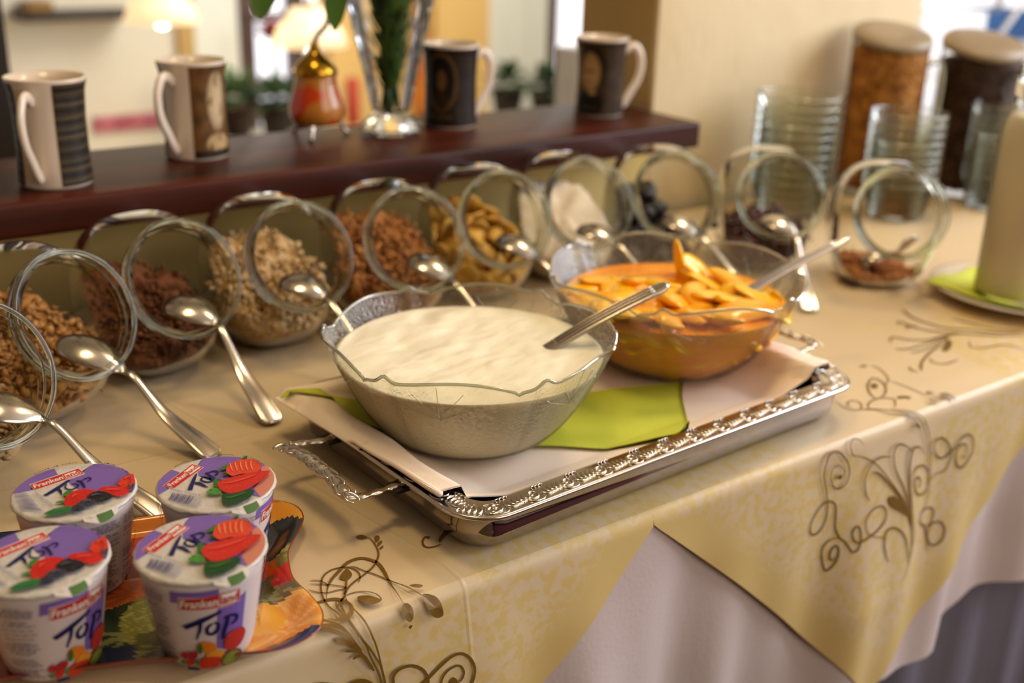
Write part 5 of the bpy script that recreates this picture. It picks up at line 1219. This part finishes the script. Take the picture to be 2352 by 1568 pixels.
def lid_decor(kind):
    D = Dec()
    if kind == 'berry': sc, ox, oy, cx0, cy0 = 6.909, 0, 1040, 171, 1127
    else: sc, ox, oy, cx0, cy0 = 7.84, 340, 1030, 497, 1109
    cen = atz(cx0, cy0, LZ)
    def g(L): out = []; 
    def pt(a, b):
        p = atz(a / sc + ox, b / sc + oy, LZ) - cen; x, y = p.x, p.y; r = math.hypot(x, y)
        if r > .0350: x *= .0350 / r; y *= .0350 / r
        return (x, y)
    P = lambda L: [pt(a, b) for a, b in L]
    def circ(a0, a1, r=.0350, n=24): return [(r * math.cos(math.radians(a0 + (a1 - a0) * i / n)), r * math.sin(math.radians(a0 + (a1 - a0) * i / n))) for i in range(n + 1)]
    def angof(a, b): p = pt(a, b); return math.degrees(math.atan2(p[1], p[0]))
    def rib(L, w, col):                                          # tapered brush stroke
        c = cat([Vector((*pt(a, b), 0)) for a, b in L], 6); n = len(c); up = []; dn = []
        for i in range(n):
            T = (c[min(i + 1, n - 1)] - c[max(i - 1, 0)]).normalized(); N_ = Vector((-T.y, T.x, 0)); ww = w * (.35 + .65 * math.sin(PI * (i / (n - 1) * .8 + .1))); up.append(c[i] + N_ * ww); dn.append(c[i] - N_ * ww)
        for i in range(n - 1): D.poly([(up[i].x, up[i].y), (up[i + 1].x, up[i + 1].y), (dn[i + 1].x, dn[i + 1].y), (dn[i].x, dn[i].y)], col, lidmap); D.k -= 1
        D.k += 1
    if kind == 'berry':
        a0, a1 = angof(1500, 180), angof(2130, 640)
        D.poly(circ(a1, a0) + P([(1400, 235), (1330, 300), (1240, 350), (1090, 440), (1110, 500), (1200, 560), (1290, 610), (1500, 620)]), PUR, lidmap)
        b0_, b1_ = angof(880, 275), angof(230, 655)
        D.poly(circ(b0_, b1_ if b1_ > b0_ else b1_ + 360) + P([(500, 600), (480, 520), (930, 370)]), PUR, lidmap)
        D.poly(P([(465, 515), (1245, 248), (1350, 345), (560, 612)]), WH, lidmap)
        D.poly(P([(475, 520), (1245, 258), (1335, 338), (560, 600)]), RED, lidmap); D.poly(P([(985, 368), (1225, 288), (1300, 335), (1035, 425)]), WH, lidmap)
        D.text('Franken', P([(555, 575), (1015, 425), (975, 372), (520, 525)]), WH, lidmap, bold=.02); D.text('land', P([(1035, 420), (1285, 335), (1220, 290), (1000, 365)]), RED, lidmap, bold=.02)
        D.poly(P([(685, 690), (745, 700), (900, 615), (1125, 450), (1085, 437), (1020, 480), (880, 570), (760, 650)]), NAVY, lidmap)
        D.poly(P([(905, 590), (955, 578), (990, 620), (988, 690), (955, 660), (925, 620)]), NAVY, lidmap)
        rib([(1060, 510), (1035, 560), (1070, 590), (1150, 595), (1230, 555), (1240, 520), (1190, 505), (1140, 515)], .0007, NAVY)
        rib([(1215, 460), (1280, 470), (1320, 520), (1350, 572)], .0009, NAVY); rib([(1290, 470), (1330, 440), (1400, 412), (1440, 420), (1430, 450), (1380, 475)], .0006, NAVY)
        strokes = [(235, 640 + 26 * i, 430 + 26 * i, 640 + 20 * i) for i in range(11)]
        for i in range(12):
            y = 655 + i * 24; rib([(225 + i * 8, y + 20), (330 + i * 12, y + 2), (430 + i * 22, y - 5 + i * 3)], .00028 + .00012 * (i % 3), '#5E5A88')
        rib([(560, 640), (640, 720), (760, 800), (840, 870)], .0005, '#A7A0A8')
        for L, c_ in (([(1000, 700), (1070, 640), (1200, 650), (1150, 700), (1060, 730)], GRN), ([(880, 830), (960, 800), (1050, 790), (1030, 825), (950, 835)], GRN), ([(1030, 870), (1040, 760), (1150, 660), (1320, 615), (1510, 640), (1420, 760), (1250, 850), (1110, 900)], '#C4241C'),
                      ([(1560, 625), (1650, 585), (1850, 570), (2030, 600), (2060, 660), (1980, 715), (1860, 730), (1720, 680)], '#CC2420'), ([(1880, 520), (1960, 430), (2120, 370), (2185, 440), (2180, 520), (2060, 600), (1920, 570)], '#D63A1C'),
                      ([(2050, 600), (2110, 540), (2180, 520), (2160, 600), (2080, 650)], '#6A6A6E'), ([(1390, 740), (1500, 670), (1650, 660), (1790, 720), (1740, 790), (1580, 830), (1430, 810)], '#1E1A1C'),
                      ([(1230, 860), (1330, 795), (1480, 790), (1530, 830), (1440, 900), (1290, 910)], '#3A3A4A'), ([(1130, 950), (1190, 900), (1300, 900), (1340, 940), (1270, 985), (1160, 985)], '#2C3046'),
                      ([(700, 1030), (850, 950), (1010, 915), (1150, 905), (1120, 980), (1000, 1020), (850, 1040)], '#2C6A38')):
            D.poly(P(L), c_, lidmap, 4); Q = P(L)
            if c_[1] in 'CD': speckle(D, Q, 46, ['#E2583C', '#A01C18', '#D83A24', '#8C1412'], .00042, .0004, lidmap, len(L))
            elif c_ in (GRN, '#2C6A38'): speckle(D, Q, 14, ['#4E9A4A', '#1F4E24'], .0005, .0002, lidmap)
            else: speckle(D, Q, 34, ['#0E0C10', '#4A4654', '#5A5C70'], .0004, .0004, lidmap)
        for L in ([(1150, 760), (1250, 700)], [(1700, 640), (1900, 640)], [(1450, 740), (1600, 710)], [(1330, 830), (1450, 815)], [(1980, 470), (2080, 430)], [(860, 1000), (1050, 950)]):
            rib([L[0], ((L[0][0] + L[1][0]) / 2, (L[0][1] + L[1][1]) / 2 - 8), L[1]], .0006, '#D8543C' if L[0][0] in (1150, 1700, 1980) else '#5A5E70' if L[0][0] < 1500 and L[0][1] > 700 and L[0][0] > 1000 else '#4A8A50')
        ctx = 'frutti di bosco   lesní plody   fruits des bois'
    else:
        a0, a1 = angof(985, 205), angof(1910, 850)
        D.poly(circ(a1, a0) + P([(940, 250), (890, 310), (985, 345), (900, 420), (910, 500), (1060, 520), (1180, 560), (1340, 640), (1700, 800)]), PUR, lidmap)
        D.poly(circ(angof(1930, 850), angof(2150, 300)) + P([(2040, 350), (2020, 450), (2160, 470), (1900, 720)]), '#C97F6A', lidmap)
        b0_, b1_ = angof(455, 400), angof(205, 840)
        D.poly(circ(b0_, b1_ if b1_ > b0_ else b1_ + 360) + P([(370, 740), (280, 690), (575, 440)]), PUR, lidmap)
        D.poly(P([(265, 690), (790, 285), (1005, 350), (480, 738)]), WH, lidmap)
        D.poly(P([(275, 690), (795, 293), (992, 350), (480, 728)]), RED, lidmap); D.poly(P([(640, 440), (800, 318), (955, 352), (765, 485)]), WH, lidmap)
        D.text('Franken', P([(430, 700), (720, 490), (640, 445), (340, 672)]), WH, lidmap, bold=.02); D.text('land', P([(745, 475), (915, 352), (830, 330), (665, 440)]), RED, lidmap, bold=.02)
        D.poly(P([(712, 762), (800, 768), (845, 620), (890, 478), (868, 462), (800, 560), (745, 680)]), NAVY, lidmap)
        D.poly(P([(845, 620), (930, 622), (1020, 665), (1095, 718), (1010, 708), (920, 672), (850, 655)]), NAVY, lidmap)
        rib([(1040, 520), (975, 550), (960, 590), (1020, 615), (1100, 620), (1165, 590), (1150, 545), (1100, 528), (1080, 560), (1050, 560)], .0009, NAVY)
        rib([(1055, 462), (1110, 500), (1190, 560), (1270, 585), (1345, 600)], .0010, NAVY); rib([(1025, 468), (1110, 450), (1190, 425), (1250, 440), (1240, 485), (1195, 510)], .0008, NAVY)
        for i in range(17): rib([(455 + i * 34, 820 + i * 6), (420 + i * 32, 890 + i * 9), (370 + i * 30, 950 + i * 9)], .00022 + .00016 * (i % 3 == 0) + .0001 * (i % 2), '#3E3A70' if i < 12 else '#A6A0AC')
        D.text('9 002820 008474', [pt(930, 905), pt(400, 795), pt(410, 765), pt(945, 870)], '#6A6480', lidmap)
        for L, c_ in (([(1290, 425), (1400, 345), (1510, 325), (1450, 390), (1370, 425)], GRN), ([(1350, 520), (1390, 475), (1430, 500), (1400, 530)], GRN), ([(1690, 245), (1770, 180), (1790, 200), (1760, 250)], GRN),
                      ([(1410, 450), (1450, 350), (1580, 280), (1780, 240), (1950, 270), (2040, 350), (2010, 450), (1850, 500), (1680, 510), (1540, 550), (1440, 510)], '#D2442C'),
                      ([(1180, 700), (1190, 620), (1250, 590), (1290, 640), (1250, 760)], '#2E6A24'), ([(1050, 860), (1120, 790), (1250, 775), (1330, 860), (1230, 890), (1120, 885)], '#4A8A34'),
                      ([(1330, 990), (1340, 900), (1480, 860), (1700, 830), (1870, 800), (1915, 850), (1820, 960), (1640, 1060), (1450, 1080), (1350, 1040)], DGRN),
                      ([(1255, 720), (1300, 650), (1450, 600), (1600, 560), (1850, 500), (2120, 465), (2200, 480), (2110, 590), (1960, 700), (1780, 800), (1600, 860), (1450, 870), (1320, 810)], '#C4281E')):
            D.poly(P(L), c_, lidmap, 4); Q = P(L)
            if c_[1] in 'CD': speckle(D, Q, 90, ['#EE8A5C', '#B02018', '#E0583C', '#F0A070'], .0003, .00022, lidmap, len(L))
            else: speckle(D, Q, 26, ['#3C7038', '#12300F', '#5E9450'], .0006, .0002, lidmap, len(L))
        for i in range(5): rib([(1480 + i * 95, 330 - i * 12), (1500 + i * 90, 400 - i * 6), (1530 + i * 90, 470 - i * 4)], .00035, '#E88A5C')
        rib([(1330, 700), (1500, 680), (1750, 610), (1950, 540)], .0011, '#D8483A'); rib([(1400, 960), (1550, 940), (1760, 860)], .0005, '#4A8038')
        ctx = 'jahody   eper   jagody   strawberry'
    for i, ch in enumerate(ctx):                                 # ring of small lettering along the rim
        if ch == ' ': continue
        a = math.radians(118 - i * 3.3); r = .0322; t = Vector((math.sin(a), -math.cos(a))); o_ = Vector((math.cos(a), math.sin(a))); p = o_ * r; w = .00075; h = .0007
        D.text(ch, [tuple(p - t * w + o_ * h), tuple(p + t * w + o_ * h), tuple(p + t * w - o_ * h), tuple(p - t * w - o_ * h)], NAVY, lidmap); D.k -= 1
    return D.b
def cr(z): t = z / CH; return CB + .0008 + (.0335 - CB) * min(1, t / .93) ** .92 if t < .93 else .0335
cup4 = tuple(atz(462, 1257, LZ))[:2]
def sidept(px, py):                                              # photo pixel on the front cup -> (angle, z)
    d = Vector(ray(px, py)); best = None
    t = .35
    while t < .9:
        p = Vector((0, 0, CAMH)) + d * (t / FPX); z = p.z - .0075; r = math.hypot(p.x - cup4[0], p.y - cup4[1])
        if 0 < z < CH and r < cr(z): return math.atan2(p.y - cup4[1], p.x - cup4[0]), z
        t += .0004
    return None
def side_decor():
    D = Dec(); sc, ox, oy = 4.0417, 290, 1180
    def fmap(a, z, k): z = min(max(z, .001), CH * .93); r = cr(z) + .00022 + k; return (r * math.cos(a), r * math.sin(a), z)
    # fit a linear print frame: (angle, z) of crop point
    def pt(a, b):
        p = sidept(a / sc + ox, b / sc + oy)
        if p is None:                                            # just outside the silhouette: extend from the nearest hit
            for k in range(1, 60):
                for sg in (-1, 1):
                    p = sidept(a / sc + ox + sg * k, b / sc + oy)
                    if p: return (p[0] - sg * -.02 * k * .4, p[1])
            return (-PI / 2, .03)
        return p
    P = lambda L: [pt(a, b) for a, b in L]; ct = .10
    D.poly(P([(405, 712), (860, 692), (858, 760), (480, 790), (480, 825), (412, 815)]), PUR, fmap, cut=ct)
    D.poly(P([(850, 850), (1085, 735), (1108, 705), (1075, 1040), (1000, 1240), (840, 1240), (845, 1050)]), PUR, fmap, cut=ct)
    D.poly(P([(482, 772), (1060, 672), (1048, 800), (860, 870), (492, 892)]), WH, fmap, cut=ct)
    D.poly(P([(488, 780), (862, 742), (858, 862), (500, 885)]), '#B83030', fmap, cut=ct)
    D.poly(P([(862, 735), (1052, 682), (1048, 694), (862, 748)]), '#B84848', fmap, cut=ct); D.poly(P([(858, 852), (1042, 792), (1042, 800), (858, 864)]), '#B84848', fmap, cut=ct); D.poly(P([(1040, 690), (1052, 684), (1046, 798), (1036, 800)]), '#B84848', fmap, cut=ct)
    D.text('Franken', P([(505, 865), (850, 842), (850, 765), (505, 795)]), WH, fmap, ct, .02); D.text('land', P([(868, 838), (1032, 785), (1036, 705), (870, 752)]), '#B83838', fmap, ct, .02)
    D.poly(P([(528, 1030), (560, 1065), (700, 1010), (885, 905), (880, 885), (700, 962)]), NAVY, fmap, cut=ct)
    D.poly(P([(680, 1000), (712, 990), (700, 1080), (660, 1168), (652, 1150), (672, 1080)]), NAVY, fmap, cut=ct)
    def rib(L, w, col):
        c = cat([Vector((*pt(a, b), 0)) for a, b in L], 6); n = len(c); sx = .030; up = []; dn = []
        for i in range(n):
            a_, b_ = c[max(i - 1, 0)], c[min(i + 1, n - 1)]; T = Vector(((b_.x - a_.x) * sx, b_.y - a_.y, 0)).normalized(); ww = w * (.45 + .55 * math.sin(PI * (i / (n - 1) * .8 + .1)))
            up.append((c[i].x - T.y * ww / sx, c[i].y + T.x * ww)); dn.append((c[i].x + T.y * ww / sx, c[i].y - T.x * ww))
        for i in range(n - 1): D.poly([up[i], up[i + 1], dn[i + 1], dn[i]], col, fmap); D.k -= 1
        D.k += 1
    rib([(800, 1010), (755, 1050), (760, 1100), (810, 1105), (850, 1060), (850, 1010), (815, 1000)], .0010, NAVY)
    rib([(945, 930), (930, 1000), (905, 1080), (890, 1150)], .0012, NAVY); rib([(905, 960), (960, 930), (1015, 930), (1015, 975), (970, 1010)], .0009, NAVY)
    for L, c_ in (([(665, 1230), (700, 1180), (770, 1175), (830, 1200), (830, 1260), (740, 1280)], '#D87A20'), ([(740, 1300), (800, 1260), (900, 1260), (890, 1320), (790, 1340)], '#E09030'), ([(905, 1200), (930, 1110), (1000, 1060), (1070, 1035), (1092, 1090), (1050, 1190), (980, 1245), (920, 1245)], '#B8342C'),
                  ([(680, 1370), (720, 1320), (800, 1310), (870, 1320), (860, 1390), (780, 1425), (700, 1415)], '#C23A22'), ([(515, 1300), (545, 1262), (580, 1290), (560, 1330)], '#B02428'), ([(570, 1300), (620, 1262), (670, 1270), (660, 1320), (600, 1330)], '#A82024'), ([(565, 1370), (590, 1330), (640, 1330), (645, 1370), (600, 1390)], '#C02C28'),
                  ([(870, 1370), (900, 1290), (980, 1235), (1045, 1240), (1040, 1310), (980, 1380), (910, 1400)], '#7A5230'), ([(890, 1360), (915, 1300), (980, 1255), (1030, 1262), (1020, 1310), (970, 1360), (915, 1380)], '#7E8434'),
                  ([(672, 1260), (690, 1180), (712, 1220), (700, 1280)], '#2E6A24'), ([(530, 1340), (560, 1330), (570, 1360), (545, 1370)], '#3A7A2C'), ([(650, 1330), (670, 1320), (680, 1370), (660, 1385)], '#3A7A2C'), ([(590, 1395), (680, 1400), (690, 1435), (610, 1430)], '#2A2450'), ([(900, 1405), (1000, 1390), (1045, 1350), (1030, 1400), (960, 1425)], '#4A3A30')):
        D.poly(P(L), c_, fmap, 3, ct); speckle(D, P(L), 9, [tuple(min(1, v * 1.5) for v in lin(c_)[:3]) + (1,), tuple(v * .6 for v in lin(c_)[:3]) + (1,)], .02, .0004, fmap)
    aL = pt(250, 760)[0]; aR = pt(400, 760)[0]; rg = random.Random(4); z = .054
    D.k += 1
    while z > .006:                                              # columns of small printed text around the back
        for a0, a1 in ((-2.55 - PI / 2 + .9, aR - .06), (-.62, -.05), (.03, .95), (1.05, 1.9)):
            if rg.random() < .9:
                w = (a1 - a0) * rg.uniform(.72, 1.0) * (1 if a0 > -1 else .985); x = a0 if a0 > -1 else a1 - w * rg.uniform(.8, 1)
                while x < a0 + w:
                    dx = rg.uniform(.05, .14); D.poly([(x, z), (min(x + dx, a1), z), (min(x + dx, a1), z + .00062), (x, z + .00062)], '#55486A', fmap, cut=ct); D.k -= 1; x += dx + .022
        z -= .00135 if rg.random() < .88 else .003
    return D.b
LIDB = {'berry': lid_decor('berry'), 'strawberry': lid_decor('strawberry')}; SIDEB = side_decor()
lidpr = {k: b.build('lid_print', M['print'], None, False) for k, b in LIDB.items()}; sidepr = SIDEB.build('side_print', M['print'], None, False)
V, F = lathe([(0, .0016), (CB * .8, .0012), (CB * .9, 0), (CB, .0006), (CB + .0008, .003)] + [(cr(z), z) for z in np.linspace(.006, CH * .925, 10)] + [(.0338, CH * .935), (.0331, CH * .95), (.0336, CH * .968), (.0351, CH * .978), (.0355, CH * .99), (.0350, CH)], 72); cupb = mobj('cup_body', V, F, M['cup'])
def lmod(i, a, r, z): return (r * (1 + .006 * math.sin(a * 17) * math.sin(a * 5)) if r > .0355 else r, z + (.0003 * math.sin(a * 23 + 1) - .0006 * (math.sin(a * 9) > .6) if r > .0355 else 0))
V, F = lathe([(0, CH + .0003), (.02, CH + .0003), (.0325, CH + .0003), (.0345, CH + .0004), (.0352, CH + .0002), (.0362, CH - .0005), (.0363, CH - .0014), (.0356, CH - .0006), (.034, CH - .0001)], 144, False, lmod); lidb = mobj('foil_lid', V, F, M['foil'])
V = [(.0105 * t_, -.0358 - .0045 * math.cos(t_ * 1.45), CH - .0008 - .003 * math.cos(t_ * 1.4)) for t_ in np.linspace(-1, 1, 12)]; tabv = [(v[0] * 1.0, -math.sqrt(.0360 ** 2 - v[0] ** 2) + .0004, CH - .0002) for v in V]
tabb = mobj('lid_tab', tabv + V, [(i, i + 12, i + 13, i + 1) for i in range(11)], M['foil'])
tabpr = mobj('tab_print', [(v[0], v[1] - .0001, v[2] + .0003) for v in tabv[4:10]] + [(v[0], v[1], v[2] + .0003) for v in V[4:10]], [(i, i + 6, i + 7, i + 1) for i in range(5)], M['leaf'])
for o in list(lidpr.values()) + [sidepr, cupb, lidb, tabb, tabpr]: COL.objects.unlink(o)
def cup(x, y, kind, lid_rot, side_rot, label):
    e = tag(empty('yogurt_cup', (x, y, .0075)), label, 'yogurt cup', 'yogurt cups on the fruit print tray')
    for o, nm, rot in ((cupb, 'cup_body', 0), (lidb, 'foil_lid', lid_rot), (lidpr[kind], 'lid_print', lid_rot), (sidepr, 'side_print', side_rot), (tabb, 'lid_tab', lid_rot), (tabpr, 'tab_print', lid_rot)):
        c = o.copy(); COL.objects.link(c); c.parent = e; c.name = nm; c.rotation_euler = (0, 0, math.radians(rot + (8 if 'tab' in nm else 0)))
        if nm == 'foil_lid': c.location.z = 0
cc = {k: atz(*p, LZ) for k, p in {'a': (171, 1127), 'b': (497, 1109), 'c': (93, 1284), 'd': (462, 1257)}.items()}
cup(cc['a'].x, cc['a'].y, 'berry', 0, -118, 'back left yogurt cup with mixed berry picture on the lid, touching no spoon')
cup(cc['b'].x, cc['b'].y, 'strawberry', 0, 72, 'back right yogurt cup with strawberry picture on a sharp white and purple lid')
cup(cc['c'].x, cc['c'].y, 'berry', 4, 34, 'front left yogurt cup with berry picture, cut by the left frame edge')
cup(cc['d'].x, cc['d'].y, 'strawberry', -3, 0, 'front right yogurt cup with strawberry lid and full front print visible')
